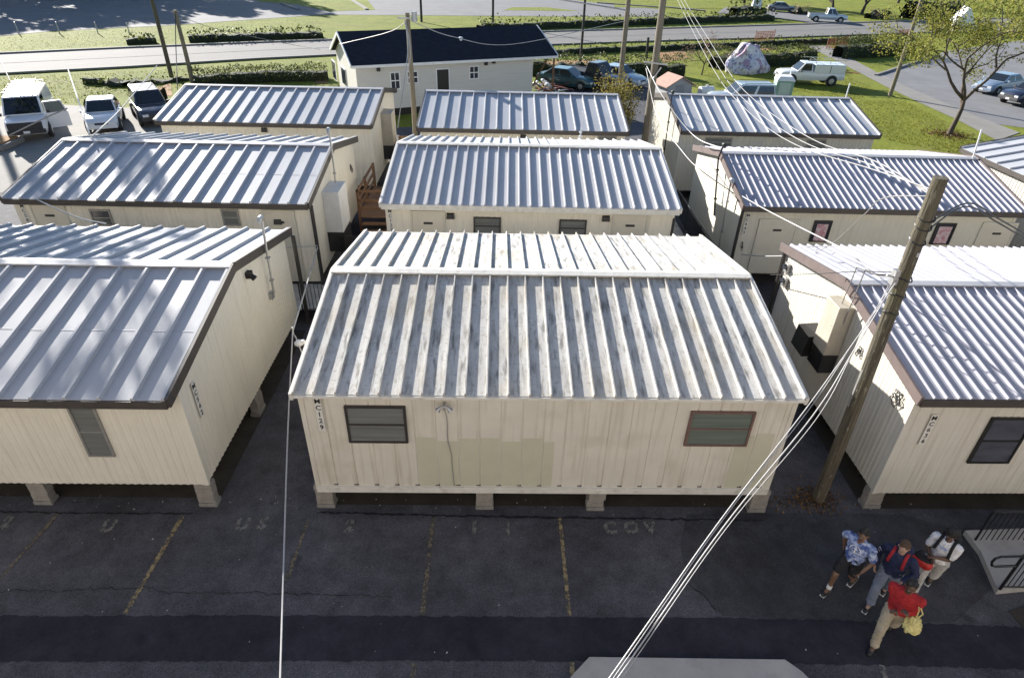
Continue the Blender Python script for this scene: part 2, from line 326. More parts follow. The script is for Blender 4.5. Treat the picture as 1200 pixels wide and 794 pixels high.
def line(a, b, mat, w=.1):
    a, b = G(*a), G(*b); mb = MB(); d = (b - a).normalized(); x = Vector((d.y, -d.x, 0)) * w / 2; n = 24
    vs = []
    for i in range(n + 1):
        p = a.lerp(b, i / n); k = random.uniform(.85, 1.1); vs += [(p.x + x.x * k, p.y + x.y * k, .0155), (p.x - x.x * k, p.y - x.y * k, .0155)]
    mb.add(vs, [(2 * i, 2 * i + 1, 2 * i + 3, 2 * i + 2) for i in range(n)]); tag(mb.build('stall_line', mat), kind='structure')
line((214, 605), (147, 719), yellowLine, .09); line((68, 602), (-10, 690), fadeLine, .08); line((362, 607), (336, 680), fadeLine, .08)
line((508, 606), (495, 720), fadeLine, .09); line((656, 607), (667, 721), yellowLine, .075); line((486, 777), (483, 796), fadeLine, .09); line((670, 776), (671, 800), yellowLine, .08); line((1033, 779), (1038, 800), fadeWhite, .1)
for ch, x, y in (('C', 715, 619), ('O', 740, 619), ('V', 762, 619), ('U', 284, 615), ('S', 308, 614), ('2', 410, 617), ('1', 556, 618), ('U', 127, 617), ('1', 595, 620), ('2', 8, 613)):
    p = G(x, y); o = text_mesh(ch, .32, fadeWhite, 'stall_letter', None, Matrix.Translation((p.x, p.y, .0165)) @ Matrix.Diagonal((1.15, 1.3, 1, 1)), .0004, .018); tag(o, kind='structure')
# soil under the trailers, concrete pads
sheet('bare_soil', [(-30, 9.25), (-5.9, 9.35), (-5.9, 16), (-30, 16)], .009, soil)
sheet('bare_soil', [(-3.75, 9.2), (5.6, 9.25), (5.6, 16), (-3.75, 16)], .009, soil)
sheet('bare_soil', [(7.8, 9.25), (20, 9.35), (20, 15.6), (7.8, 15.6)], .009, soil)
slab('entry_landing', [G(690, 773), G(674, 790), G(655, 812), G(960, 812), G(938, 790), G(918, 776)], .004, .10, concreteD)
slab('concrete_walkway', [G(1128, 626), G(1146, 650), G(1166, 696), G(1230, 690), G(1260, 640), G(1240, 622)], .004, .13, concreteD)
slab('entry_landing', [G(1182, 716), G(1200, 737), G(1230, 775), G(1260, 730), G(1230, 700)], .004, .02, soil)
for i in range(26):                           # paper scraps and chips on the lot
    pass

# ------------------------------------------------------------------ trailers
def profile(L, per, amp, kind):
    """outline of a ribbed sheet along its width: list of (s, outward offset)"""
    out = [(0, 0)]; s = 0
    while s < L - 1e-6:
        e = min(s + per, L)
        if kind == 'groove':                      # flat pan with a narrow V groove
            out += [(min(s + per * .93, L), 0), (min(s + per * .955, L), -amp), (min(s + per * .975, L), -amp)]
        else:
            out += [(min(s + per * .38, L), 0), (min(s + per * .52, L), amp), (min(s + per * .82, L), amp), (min(s + per * .96, L), 0)]
        out.append((e, 0)); s = e
    r = [out[0]]
    for a in out[1:]:
        if a[0] > r[-1][0] + 1e-5: r.append(a)
    return r
class Trailer: pass
def trailer(key, fit, label, name, roofm, wallm, rake, eave, ribs, ribh, wp=.15, wa=.010, wk='rib', ridgem=ridgeW, rw=.05, rtop=.028):
    xl, xr, ye, dr, db, ze, dz, ix, iy, zb, rot = fit
    t = Trailer(); W = xr - xl; D = dr + db; t.W, t.D, t.ix, t.iy, t.zb, t.ze, t.dr, t.dz, t.db = W, D, ix, iy, zb, ze, dr, dz, db
    o = thing(name, label, 'trailer', ((xl + xr) / 2, ye, 0), rot, 'white portable classroom trailers in three rows'); t.o = o
    t.mw = Matrix.Translation(o.location) @ Matrix.Rotation(rot, 4, 'Z'); t.inv = t.mw.inverted()
    x0, x1, y0, y1 = -W / 2 + ix, W / 2 - ix, iy, D - iy
    t.x0, t.x1, t.y0, t.y1 = x0, x1, y0, y1
    zt = lambda y: ze - .05 + dz * (y / dr if y < dr else (D - y) / db)
    t.zt = zt
    # walls
    mb = MB()
    def wall(P, out, L, n, top):
        pr = profile(L, wp, wa, wk); vs = []
        for s, a in pr:
            q = P + n * s + out * a; vs += [(q.x, q.y, zb), (q.x, q.y, top(q))]
        mb.add(vs, [(2 * i, 2 * i + 2, 2 * i + 3, 2 * i + 1) for i in range(len(pr) - 1)])
    wall(Vector((x0, y0, 0)), Vector((0, -1, 0)), x1 - x0, Vector((1, 0, 0)), lambda q: zt(y0))
    wall(Vector((x1, y1, 0)), Vector((0, 1, 0)), x1 - x0, Vector((-1, 0, 0)), lambda q: zt(y1))
    wall(Vector((x1, y0, 0)), Vector((1, 0, 0)), y1 - y0, Vector((0, 1, 0)), lambda q: zt(q.y))
    wall(Vector((x0, y1, 0)), Vector((-1, 0, 0)), y1 - y0, Vector((0, -1, 0)), lambda q: zt(q.y))
    mb.build('wall', wallm, o)
    # corner trims
    for sx in (x0, x1):
        m2 = MB(); m2.box(sx - .045, sx + .045, y0 - .016, y0 + .05, zb - .01, zt(y0) - .01); m2.build('corner_trim', wallm, o)
    # chassis
    m2 = MB(); m2.box(x0 + .04, x1 - .04, y0 + .04, y1 - .04, zb - .04, zb + .02)
    for f in (.12, .38, .62, .88):
        yy = y0 + (y1 - y0) * f; m2.box(x0 + .1, x1 - .1, yy - .05, yy + .05, zb - .26, zb - .04)
    m2.build('chassis', steelDark, o)
    # roof sheets + ribs
    mb = MB(); th = .03
    def slope(ya, za, yb, zbb):
        n = Vector((0, -(zbb - za), (yb - ya))).normalized()
        if n.z < 0: n = -n
        a, b = Vector((0, ya, za)), Vector((0, yb, zbb)); X = Vector((W / 2, 0, 0))
        mb.hexa([a - X - n * th, a + X - n * th, b + X - n * th, b - X - n * th] if yb > ya else [b - X - n * th, b + X - n * th, a + X - n * th, a - X - n * th],
                [a - X, a + X, b + X, b - X] if yb > ya else [b - X, b + X, a + X, a - X])
        pitch = W / ribs; d = (b - a); e0 = a - d.normalized() * .015; e1 = a + d * .985
        for i in range(ribs + 1):
            x = -W / 2 + i * pitch; x = max(-W / 2 + rw / 2 + .002, min(W / 2 - rw / 2 - .002, x))
            q = []
            for e in (e0, e1):
                for dx, h in ((-rw / 2, -.001), (rw / 2, -.001), (rtop / 2, ribh), (-rtop / 2, ribh)): q.append(e + Vector((x + dx, 0, 0)) + n * h)
            mb.add(q, [(0, 1, 2, 3), (7, 6, 5, 4), (1, 5, 6, 2), (2, 6, 7, 3), (3, 7, 4, 0)] if yb > ya else [(3, 2, 1, 0), (4, 5, 6, 7), (2, 6, 5, 1), (3, 7, 6, 2), (0, 4, 7, 3)])
        return n
    slope(0, ze, dr, ze + dz); slope(D, ze, dr, ze + dz)
    rf = mb.build('roof', roofm, o); t.roof = rf
    # ridge cap
    mb = MB(); hw = .145
    for s, run, rise in ((-1, dr, dz), (1, db, dz)):
        k = rise / run; zr = ze + dz + ribh + .012
        a = [(-W / 2 - .01, dr, zr), (W / 2 + .01, dr, zr), (W / 2 + .01, dr + s * hw, zr - hw * k), (-W / 2 - .01, dr + s * hw, zr - hw * k)]
        b = [(p[0], p[1], p[2] - (.012 if i < 2 else .03)) for i, p in enumerate(a)]
        if s < 0: a = a[::-1]; b = b[::-1]
        mb.hexa(b, a)
    mb.build('ridge_cap', ridgem, rf)
    if key in ('L1', 'L2'):
        nrm = Vector((0, -dz / dr, 1)).normalized(); mb = MB(); yy = dr * .46
        for i in range(ribs):
            x = -W / 2 + (i + .5) * W / ribs; wv = random.uniform(-.012, .012); hw2 = W / ribs / 2 - rw / 2 - .004; a = Vector((x, yy + wv, ze + dz * (yy + wv) / dr)); mb.bar(a - Vector((hw2, 0, 0)) + nrm * .002, a + Vector((hw2, 0, 0)) + nrm * .002, .012, .006, nrm)
        mb.build('lap_seam', louvreM if key == 'C1' else galv, rf)
    # rakes
    for sx in (-1, 1):
        mb = MB(); xo = sx * (W / 2 + .022); up = Vector((0, -dz / dr, 1)).normalized()
        mb.bar((xo, -.03, ze - .045), (xo, dr, ze + dz - .045 + .02), .055, .22 if rake is not whiteTrim else .17)
        mb.bar((xo, dr, ze + dz - .045 + .02), (xo, D + .03, ze - .045), .056, .22 if rake is not whiteTrim else .17)
        mb.build('rake_trim', rake, o)
    mb = MB(); eh = .15
    if eave is whiteTrim and key == 'C1': eh = .05
    mb.box(-W / 2 + .01, W / 2 - .01, -.035, .0, ze - .025 - eh, ze - .012); mb.build('eave_fascia', eave, o)
    mb = MB(); mb.box(-W / 2 + .01, W / 2 - .01, D, D + .035, ze - .025 - eh, ze - .012); mb.build('eave_fascia', eave, o)
    mb = MB(); mb.box(x0 - .02, x1 + .02, .0, y0 + .01, ze - .10, ze - .06); mb.build('soffit', wallm, o)
    return t
def Lp(t, px, py, side='F'):              # surveyed picture point on a wall, in the trailer's own frame
    a = t.inv @ CP; d = t.inv.to_3x3() @ ray(px, py)
    if side == 'F': k = (t.y0 - a.y) / d.y
    elif side == 'L': k = (t.x0 - a.x) / d.x
    else: k = (t.x1 - a.x) / d.x
    return a + d * k
def window(t, x0, x1, z0, z1, frame=winFrame, glass=glassW, split='h', poster=False):
    y = t.y0 - .02; fw = .045
    mb = MB()
    mb.box(x0, x1, y - .03, y + .03, z0, z0 + fw); mb.box(x0, x1, y - .03, y + .03, z1 - fw, z1)
    mb.box(x0, x0 + fw, y - .029, y + .03, z0 + fw, z1 - fw); mb.box(x1 - fw, x1, y - .029, y + .03, z0 + fw, z1 - fw)
    w = mb.build('window', frame, t.o)
    mb = MB(); zm = z0 + (z1 - z0) * .5
    mb.box(x0 + fw, x1 - fw, y - .022, y + .02, zm - .018, zm + .018); mb.build('meeting_rail', frame, w)
    mb = MB(); mb.box(x0 + fw, x1 - fw, y - .004, y + .01, zm + .018, z1 - fw); mb.build('pane', glass, w)
    mb = MB(); mb.box(x0 + fw, x1 - fw, y - .012, y + .006, z0 + fw, zm - .018); mb.build('pane', glass, w)
    return w
def winpx(t, l, r, cy, tp, bt, **k):
    a, b = Lp(t, l, cy), Lp(t, r, cy); cx = (l + r) / 2
    return window(t, a.x, b.x, Lp(t, cx, bt).z, Lp(t, cx, tp).z, **k)
def doorpx(t, l, r, cy, tp, handle='l', z0=None):
    a, b = Lp(t, l, cy), Lp(t, r, cy); z1 = Lp(t, (l + r) / 2, tp).z; z0 = z0 or t.zb + .05; y = t.y0 - .012
    mb = MB(); mb.box(a.x, b.x, y - .03, y + .01, z0, z1); d = mb.build('door', doorM, t.o, bevel=.006)
    mb = MB()
    for q in ((a.x - .06, a.x - .005, z0, z1 + .06), (b.x + .005, b.x + .06, z0, z1 + .06), (a.x - .005, b.x + .005, z1 + .005, z1 + .06)): mb.box(q[0], q[1], y - .04, y + .005, q[2], q[3])
    mb.build('door_frame', wallR2, d)
    hx = a.x + .09 if handle == 'l' else b.x - .09
    mb = MB(); mb.ball((hx, y - .075, z0 + .95), .035, 8, 6); mb.tube([(hx, y - .03, z0 + .95), (hx, y - .07, z0 + .95)], .015, 6); mb.build('handle', galv, d)
    mb = MB(); mb.box((a.x + b.x) / 2 - .14, (a.x + b.x) / 2 + .14, y - .045, y - .028, z1 - .36, z1 - .29); mb.build('vent_slot', louvreM, d)
def lamppx(t, px, py, side='F'):
    p = Lp(t, px, py, side); mb = MB()
    if side == 'F':
        mb.hexa([(p.x - .12, p.y - .10, p.z - .08), (p.x + .12, p.y - .10, p.z - .08), (p.x + .12, p.y - .012, p.z - .11), (p.x - .12, p.y - .012, p.z - .11)],
                [(p.x - .11, p.y - .07, p.z + .06), (p.x + .11, p.y - .07, p.z + .06), (p.x + .11, p.y - .012, p.z + .09), (p.x - .11, p.y - .012, p.z + .09)])
    else:
        s = -1 if side == 'L' else 1; a, b = sorted((p.x + s * .012, p.x + s * .13)); mb.box(a, b, p.y - .09, p.y + .09, p.z - .08, p.z + .06)
        mb.tube([(p.x + s * .1, p.y, p.z - .02), (p.x + s * .2, p.y - .03, p.z - .10)], [.05, .075], 8)
    mb.build('wall_lamp', black, t.o)
plateM = M('sign plate', (.66, .65, .60), .6, 0, .1, 5)
letterM = M('black lettering', (.012, .012, .012), .5, 0, .1, 5)
def sign(t, p, txt, side='F', size=.15, w=.125):
    size *= 1.12; n = len(txt); h = n * size * .95 + .03; off = .03
    pl = MB(); pl.box(-w / 2, w / 2, -.006, .006, -h / 2, h / 2); o = pl.build('number_plate', plateM, t.o)
    rz = {'F': 0, 'R': math.pi / 2, 'L': -math.pi / 2}[side]; d = {'F': Vector((0, -off, 0)), 'R': Vector((off, 0, 0)), 'L': Vector((-off, 0, 0))}[side]
    o.matrix_local = Matrix.Translation(p + d) @ Matrix.Rotation(rz, 4, 'Z')
    for i, c in enumerate(txt): text_mesh(c, size * .92, letterM, 'lettering', o, Matrix.Translation((0, -.009, h / 2 - .015 - size * .95 * (i + .5))) @ Matrix.Rotation(math.pi / 2, 4, 'X'), .002, .002)
def ac_unit(t, y0, y1, z0, z1, dep, side, lz, acBox=acBox):
    s = -1 if side == 'L' else 1; xw = t.x0 if side == 'L' else t.x1
    def bx(mb, a, b, ya, yb, za, zb): x = sorted((xw + s * a, xw + s * b)); mb.box(x[0], x[1], ya, yb, za, zb)
    mb = MB(); bx(mb, .0, dep, y0, y1, z0 + lz, z1); u = mb.build('wall_air_unit', acBox, t.o, bevel=.015)
    mb = MB(); bx(mb, .0, dep - .01, y0 + .01, y1 - .01, z0, z0 + lz - .004); mb.build('condenser_grille', louvreM, u)
    mb = MB()
    for i in range(7):
        zz = z0 + .03 + i * (lz - .06) / 7; bx(mb, dep - .005, dep + .008, y0 + .03, y1 - .03, zz, zz + .03)
    mb.build('louvre', steelDark, u)
    mb = MB(); bx(mb, dep - .003, dep + .006, y0 + .06, y1 - .06, z0 + lz + .15, z0 + lz + .18); bx(mb, dep - .003, dep + .006, y0 + .06, y1 - .06, z1 - .5, z1 - .47); mb.build('access_panel', acBox, u)
    # hood jutting over the grille
    return u

LW = dict(wp=.15, wa=.012)
L1 = trailer('L1', (-16.361, -5.861, 8.635, 3.668, 3.849, 3.181, .798, .06, .42, .686, .005), 'left front cream trailer with brown rake trim and tree shadows on its roof', 'classroom_trailer', roofL, wallL, darkTrim, darkTrim, 18, .07, rw=.085, rtop=.05, **LW)
C1 = trailer('C1', (-3.757, 5.584, 8.962, 3.620, 3.665, 3.156, .626, .097, .10, .66, .007), 'front middle MC129 trailer with a dirt streaked white ribbed roof', 'classroom_trailer', roofC, wallC, whiteTrim, whiteTrim, 24, .072, .41, .014, 'groove', whiteTrim, .042, .026)
R1 = trailer('R1', (7.662, 18.162, 8.998, 3.323, 3.336, 3.248, .625, .126, .21, .594, .012), 'right front pale trailer beside the leaning pole, air unit on its sunlit side', 'classroom_trailer', roofR, wallR, pinkTrim, darkTrim, 46, .05, .13, .007, rw=.045, rtop=.02)
L2 = trailer('L2', (-14.765, -5.808, 17.773, 3.557, 3.555, 3.316, .70, .12, .25, .60, -.001), 'cream trailer directly behind the left front one, with a dark eave', 'classroom_trailer', roofL, wallL, darkTrim, darkTrim, 16, .07, rw=.085, rtop=.05, **LW)
C2 = trailer('C2', (-3.663, 5.28, 17.79, 3.733, 3.604, 3.367, .708, .12, .25, .60, -.006), 'trailer right behind MC129 with white eave, two doors, two grey windows', 'classroom_trailer', roofC2, wallL, whiteTrim, whiteTrim, 26, .07, .18, .012, 'rib', whiteTrim, .05, .03)
R2 = trailer('R2', (7.622, 16.715, 18.885, 3.24, 3.353, 3.074, .744, .12, .25, .60, -.009), 'second row grey green trailer with pink posters in its windows', 'classroom_trailer', roofR, wallR2, pinkTrim, darkTrim, 40, .045, .2, .006, rw=.045, rtop=.02)
L3 = trailer('L3', (-14.565, -5.594, 26.888, 3.526, 3.522, 3.304, .701, .12, .25, .60, .004), 'back row trailer nearest the white van and white car', 'classroom_trailer', roofL, wallL, darkTrim, darkTrim, 16, .07, rw=.08, rtop=.05, **LW)
C3 = trailer('C3', (-3.638, 5.16, 26.609, 3.569, 3.559, 3.319, .704, .12, .25, .60, .001), 'back row trailer directly in front of the navy roofed house', 'classroom_trailer', roofL, wallL, darkTrim, darkTrim, 16, .07, rw=.07, rtop=.04, **LW)
R3 = trailer('R3', (7.50, 15.98, 27.031, 3.514, 3.512, 3.303, .73, .12, .25, .60, -.010), 'back row trailer beside the lawn, with the white pickup behind it', 'classroom_trailer', roofL, wallR2, darkTrim, darkTrim, 16, .06, rw=.06, rtop=.035, **LW)
# trailer standing the other way round at the right edge
R4 = trailer('R4', (-5.5, 5.5, 0, 3.3, 3.3, 3.2, .6, .12, .22, .6, 0), 'trailer at the right edge standing side on to the others', 'classroom_trailer', roofL, wallR, darkTrim, darkTrim, 16, .06, rw=.07, rtop=.04, **LW)
R4.o.location = (19.0, 20.2, 0); R4.o.rotation_euler = (0, 0, R(-90 + 3))
R4.mw = Matrix.Translation(R4.o.location) @ Matrix.Rotation(R(-87), 4, 'Z'); R4.inv = R4.mw.inverted()

# fittings
winpx(L1, 92, 124, 504, 474, 533, frame=winFrameG, glass=glassW)
sign(L1, Vector((L1.x1, .95, 2.45)), 'MC542', 'R', .15)
lamppx(L1, 288, 321, 'R')
winpx(C1, 406.5, 477, 496, 474.5, 517, glass=glassW); winpx(C1, 805, 880, 501, 481, 521, frame=winFrameB, glass=M('green blind glass', (.14, .165, .14), .12, 0, .2, 2, spec=.6, stretch=(.2, .2, 6)))
sign(C1, Lp(C1, 375, 484), 'MC129', 'F', .145)
a = Lp(C1, 521, 470); mb = MB()
mb.tube([a + Vector((0, -.03, .0)), a + Vector((0, -.12, 0)), a + Vector((0, -.13, -.1))], .025, 8)
for sx in (-1, 1): mb.tube([a + Vector((0, -.12, -.03)), a + Vector((sx * .07, -.14, -.03)), a + Vector((sx * .12, -.16, -.09))], [.02, .025, .06], 8)
mb.build('flood_lamp', galv, C1.o)
cz = [a + Vector((0, -.03, -.08))]
for i in range(8): cz.append(Vector((a.x + .02 * math.sin(i * 1.3) + .012 * i, a.y - .022, a.z - .2 - i * .19)))
cz.append(Vector((a.x + .12, a.y - .022, C1.zb + .12)))
mb = MB(); mb.tube(cz, .008, 5); mb.build('lamp_lead', cableG, C1.o)
for (l, r, tp, bt) in ((489, 648, 515, 569), (856, 905, 510, 571)):
    pa, pb = Lp(C1, l, (tp + bt) / 2), Lp(C1, min(r, 898), (tp + bt) / 2); za, zb_ = Lp(C1, (l + r) / 2, bt).z, Lp(C1, (l + r) / 2, tp).z
    x = pa.x; y = C1.y0 - .0035; mb = MB()
    per = .41
    k0 = (x - C1.x0) / per
    while x < pb.x - .02:
        kc = math.floor((x - C1.x0) / per + 1e-4); xe = min(pb.x, C1.x0 + kc * per + per * .925); top = zb_ + random.choice((0, .03, .05, -.04))
        if xe > x + .02: mb.add([(x, y, za), (xe, y, za), (xe, y, top), (x, y, top)], [(0, 1, 2, 3)])
        x = C1.x0 + (kc + 1) * per + .002
    mb.build('repainted_patch', patchP, C1.o)
mb = MB(); mb.box(C1.x0 - .03, C1.x1 + .03, C1.y0 - .035, C1.y0 + .02, C1.zb - .07, C1.zb + .09); mb.build('base_trim', whiteTrim, C1.o)
for i in range(22): mb = MB(); x = C1.x0 + .41 * (i + 1) - .02; mb.box(x - .07, x + .02, C1.y0 - .006, C1.y0 + .01, C1.zb + .11, C1.zb + .135); mb.build('weep_slot', louvreM, C1.o)
a, b = Lp(R1, 1147, 514), Lp(R1, 1208, 514); window(R1, a.x, a.x + .85, Lp(R1, 1150, 541).z, Lp(R1, 1175, 488).z, frame=black, glass=M('grey window glass', (.075, .08, .10), .1, 0, .3, 2, spec=.7, stretch=(.6, .6, 2)))
sign(R1, Lp(R1, 1087, 502), 'MC636', 'F', .135)
ac_unit(R1, 2.9, 3.5, 1.7, 3.45, .36, 'L', .5)
mb = MB(); xw = R1.x0; mb.hexa([(xw - .5, 3.52, 1.75), (xw, 3.52, 1.75), (xw, 4.15, 1.75), (xw - .5, 4.15, 1.75)], [(xw - .46, 3.53, 2.3), (xw, 3.53, 2.34), (xw, 4.13, 2.34), (xw - .46, 4.13, 2.3)])
mb.build('exhaust_hood', black, R1.o)
def meter(t, px, py, side='L'):
    p = Lp(t, px, py, side); s = -1 if side == 'L' else 1
    mb = MB(); a, b = sorted((p.x + s * .012, p.x + s * .1)); mb.box(a, b, p.y - .1, p.y + .1, p.z - .14, p.z + .14); m_ = mb.build('electric_box', galv, t.o, bevel=.01)
    mb = MB(); mb.tube([(p.x + s * .1, p.y, p.z + .04), (p.x + s * .17, p.y, p.z + .04)], .07, 10); mb.build('meter_dial', glassD, m_)
meter(R1, 925, 314); meter(R1, 922, 330); 
def coil(t, px, py, side, r=.12):
    p = Lp(t, px, py, side); s = -1 if side == 'L' else 1; mb = MB(); pts = []
    for i in range(40): ang = i * .5; rr = r * (1 + .3 * math.sin(i * 1.7)); pts.append((p.x + s * (.025 + .0012 * i), p.y + rr * math.cos(ang), p.z + rr * .8 * math.sin(ang) - .004 * i))
    mb.tube(pts, .011, 5); mb.build('coiled_lead', cableB, t.o)
coil(R1, 1055, 463, 'L'); coil(R1, 1010, 408, 'L', .05)
for l, r in ((108, 132), (261, 281)): winpx(L2, l, r, 255, 245, 264, frame=winFrameG, glass=glassD if l < 200 else glassW)
doorpx(L2, 44, 80, 258, 240); doorpx(L2, 312, 345, 262, 248)
lamppx(L2, 326, 259)
sign(L2, Lp(L2, 31, 252), 'MC588', 'F', .14)
ac_unit(L2, 1.9, 3.0, .9, 3.0, .55, 'R', .7, M('pale unit housing', (.68, .68, .68), .5, 0, .08, 3)); coil(L2, 410, 195, 'R', .1)
winpx(C2, 555, 587, 263, 254, 275); winpx(C2, 655, 687, 266, 257, 277)
doorpx(C2, 484, 520, 262, 249, 'l'); doorpx(C2, 719, 756, 268, 252, 'r'); lamppx(C2, 528, 252.5); lamppx(C2, 710, 255.5)
sign(C2, Lp(C2, 458, 258), 'MC127', 'F', .14)
posterM = M('pink poster', (.42, .18, .22), .6, 0, .5, 9, col2=(.55, .48, .5), thr=(.4, .6))
for l, r, tp, bt in ((951, 972, 258, 283), (1093, 1116, 261, 286)):
    w = winpx(R2, l, r, (tp + bt) / 2, tp, bt, frame=black, glass=glassD)
    a, b = Lp(R2, l + 4, (tp + bt) / 2), Lp(R2, r - 4, (tp + bt) / 2); mb = MB(); z1 = Lp(R2, (l + r) / 2, tp + 4).z; mb.box(a.x, b.x, R2.y0 - .048, R2.y0 - .0345, z1 - .62, z1); mb.build('window_poster', posterM, w)
doorpx(R2, 884, 925, 290, 258, 'r'); doorpx(R2, 1145, 1182, 280, 262, 'l'); sign(R2, Lp(R2, 874, 262), 'MC645', 'F', .14)
coil(R2, 868, 285, 'F', .1)
winpx(R3, 826, 858, 164, 161, 172, frame=winFrameG); winpx(R3, 946, 968, 166, 163, 174, frame=winFrameG)
ac_unit(L3, 2.8, 3.8, 1.0, 3.1, .5, 'R', .65); lamppx(L3, 310, 152); lamppx(C3, 613, 160)
winpx(C3, 700, 722, 166, 158, 176, frame=winFrameG)
# corner pipes and masts (kept with the trailer they are fixed to)
def pipe(t, pts, rad, mat, name='conduit', n=7):
    mb = MB(); mb.tube([t.inv @ Vector(p) for p in pts], rad, n); return mb.build(name, mat, t.o)
pipe(L1, [(-5.80, 16.05, 3.05), (-5.80, 16.05, .3)], .06, conduit, 'downspout')
pipe(L2, [(-5.78, 17.95, 3.2), (-5.78, 17.95, .3)], .06, conduit, 'downspout')
pipe(R1, [(7.66, 15.5, 3.15), (7.66, 15.5, .3)], .06, conduit, 'downspout'); pipe(R2, [(7.64, 18.98, 2.98), (7.64, 18.98, .3)], .055, conduit, 'downspout')
pipe(C2, [(5.2, 18.02, 3.0), (5.2, 18.02, .5)], .05, conduit, 'downspout')
def mast(t, a, b, base, mat, rad=.03, side=1):
    """service mast: pipe with a weather head and straps"""
    o = pipe(t, [base, a, b], rad, mat, 'service_mast'); q = t.inv @ Vector(b); mb = MB()
    mb.tube([q, q + Vector((0, -.03, .07)), q + Vector((0, -.13, .08)), q + Vector((0, -.19, .0))], [rad * 1.5, rad * 2.2, rad * 2.2, rad * 1.4], 8)
    if mat is not white: mb.build('weather_head', mat, o)
    mb = MB(); 
    for f in (.3, .8): p = (t.inv @ Vector(base)).lerp(t.inv @ Vector(a), f); mb = MB(); mb.box(p.x - .05, p.x + .05, p.y - .05, p.y + .05, p.z - .02, p.z + .02); mb.build('strap', mat, o)
mb_ = onX(321, 343, -5.82); yb_ = mb_.y; mast(L1, (-5.78, yb_, 3.6), (-5.74, yb_, onX(305, 260, -5.74).z), tuple(mb_), galv)
qb = L1.inv @ mb_; mb = MB(); mb.box(L1.x1 + .01, L1.x1 + .10, qb.y - .09, qb.y + .09, qb.z - .16, qb.z + .02); mb.build('electric_box', galv, L1.o)
mast(L2, (-5.66, 20.6, 3.6), (-5.66, 20.6, 4.7), (-5.70, 20.6, 2.2), galv)
mast(C2, (2.9, 24.4, 3.9), (2.9, 24.4, 4.6), (2.9, 24.4, 3.6), white, .028)
mast(R2, (7.52, 21.9, 3.7), (7.5, 21.6, 4.2), (7.58, 21.3, 1.8), black, .03)
mast(R2, (7.52, 20.2, 3.2), (7.5, 20.2, 3.45), (7.58, 20.2, 1.0), galv, .03)
mast(R3, (7.42, 29.2, 3.6), (7.42, 29.3, 4.35), (7.44, 29.2, 1.2), conduit, .03)
mast(R3, (15.9, 30.6, 3.9), (15.9, 30.6, 4.7), (15.9, 30.6, 3.4), white, .028)
mast(R2, (16.6, 22.0, 3.7), (16.62, 22.2, 4.8), (16.6, 22.0, 3.0), white, .028)

# block piers
def pier(p, label, w=.40, h=.56, rz=0):
    t = thing('block_pier', label, 'pier', (p[0], p[1], 0), rz, 'concrete block piers under the trailers')
    mb = MB(); mb.box(-w / 2 - .015, w / 2 + .015, -.12, .12, 0.004, .10); mb.build('footing', blockG, t, bevel=.01)
    k = 0; z = .102
    while z < h - .05:
        mb = MB(); e = min(z + .2, h); s = random.uniform(-.02, .02)
        mb.box(-w / 2 + s, w / 2 + s, -.1, .1, z, e - .004); mb.build('block', block, t, bevel=.012); z = e
    return t
for (px, py), lab, tr in (((52, 581), 'grey block pier under the front wall of the left front trailer, below its window', L1), ((243, 577), 'grey block pier under the right front corner of the left front trailer', L1),
        ((383, 585), 'grey block pier under the left front corner of trailer MC129', C1), ((568, 588), 'block pier under MC129 left of the middle, right of the hanging lamp lead', C1), ((697, 590), 'block pier under MC129 right of the middle', C1), ((885, 592), 'grey block pier under the right front corner of trailer MC129', C1),
        ((308, 464), 'grey block pier under the right side wall of the left front trailer', L1), ((1022, 582), 'block pier under the left front corner of the trailer beside the leaning pole', R1)):
    if py == 464: x, y = tr.mw @ Vector((tr.x1 - .12, 3.0, 0)), 0; pier((x.x, 12.2), lab, .4, tr.zb - .04, math.pi / 2)
    else:
        q = onY(px, py, (tr.mw @ Vector((0, tr.y0 + .16, 0))).y); pier((q.x, q.y), lab, .35, tr.zb - .04)

# ------------------------------------------------------------------ house at the back
HPHI = R(23.5); HA = Vector((-9.4, 41.0, 0)); hL, HD, ez, rz_ = 14.1, 6.9, 3.2, 4.66
house = thing('house', 'pale sided house with a dark navy shingle roof standing behind the trailers', 'house', HA, HPHI)
HM = Matrix.Translation(HA) @ Matrix.Rotation(HPHI, 4, 'Z'); HI = HM.inverted()
def hpt(px, py, axis, val):
    a = HI @ CP; d = HI.to_3x3() @ ray(px, py); k = (val - a[axis]) / d[axis]; return a + d * k
siding = M('grey lap siding', (.60, .575, .53), .6, 0, .05, 2, stretch=(.3, .3, 8), streak=[((.2, .2, 6), 2, .5, .75, (.5, .48, .45), .5)])
shingle = M('navy shingle', (.026, .028, .038), .95, 0, .22, 3, .4, 30, spec=.05)
wx1 = hpt(624, 90, 1, .3).x
mb = MB(); x0, x1, y0, y1, z0 = .3, wx1, .3, HD - .3, .45
sl = (rz_ - ez) / (HD / 2); et = ez + .3 * sl - .06
mb.add([(x0, y0, z0), (x1, y0, z0), (x1, y0, et), (x0, y0, et), (x0, y1, z0), (x1, y1, z0), (x1, y1, et), (x0, y1, et), (x0, HD / 2, rz_ - .06), (x1, HD / 2, rz_ - .06)],
       [(0, 1, 2, 3), (5, 4, 7, 6), (4, 0, 3, 8, 7), (1, 5, 6, 9, 2)])
mb.build('wall', siding, house)
mb = MB(); mb.box(x0 + .1, x1 - .1, y0 + .1, y1 - .1, 0, .45); mb.build('crawl_space', steelDark, house)
mb = MB()
for s in (0, 1):
    A, B = Vector((0, 0 if not s else HD, ez)), Vector((0, HD / 2, rz_)); X = Vector((hL, 0, 0)); Zd = Vector((0, 0, -.14)); q = [A, A + X, B + X, B] if not s else [B, B + X, A + X, A]
    mb.hexa([p + Zd for p in q], q)
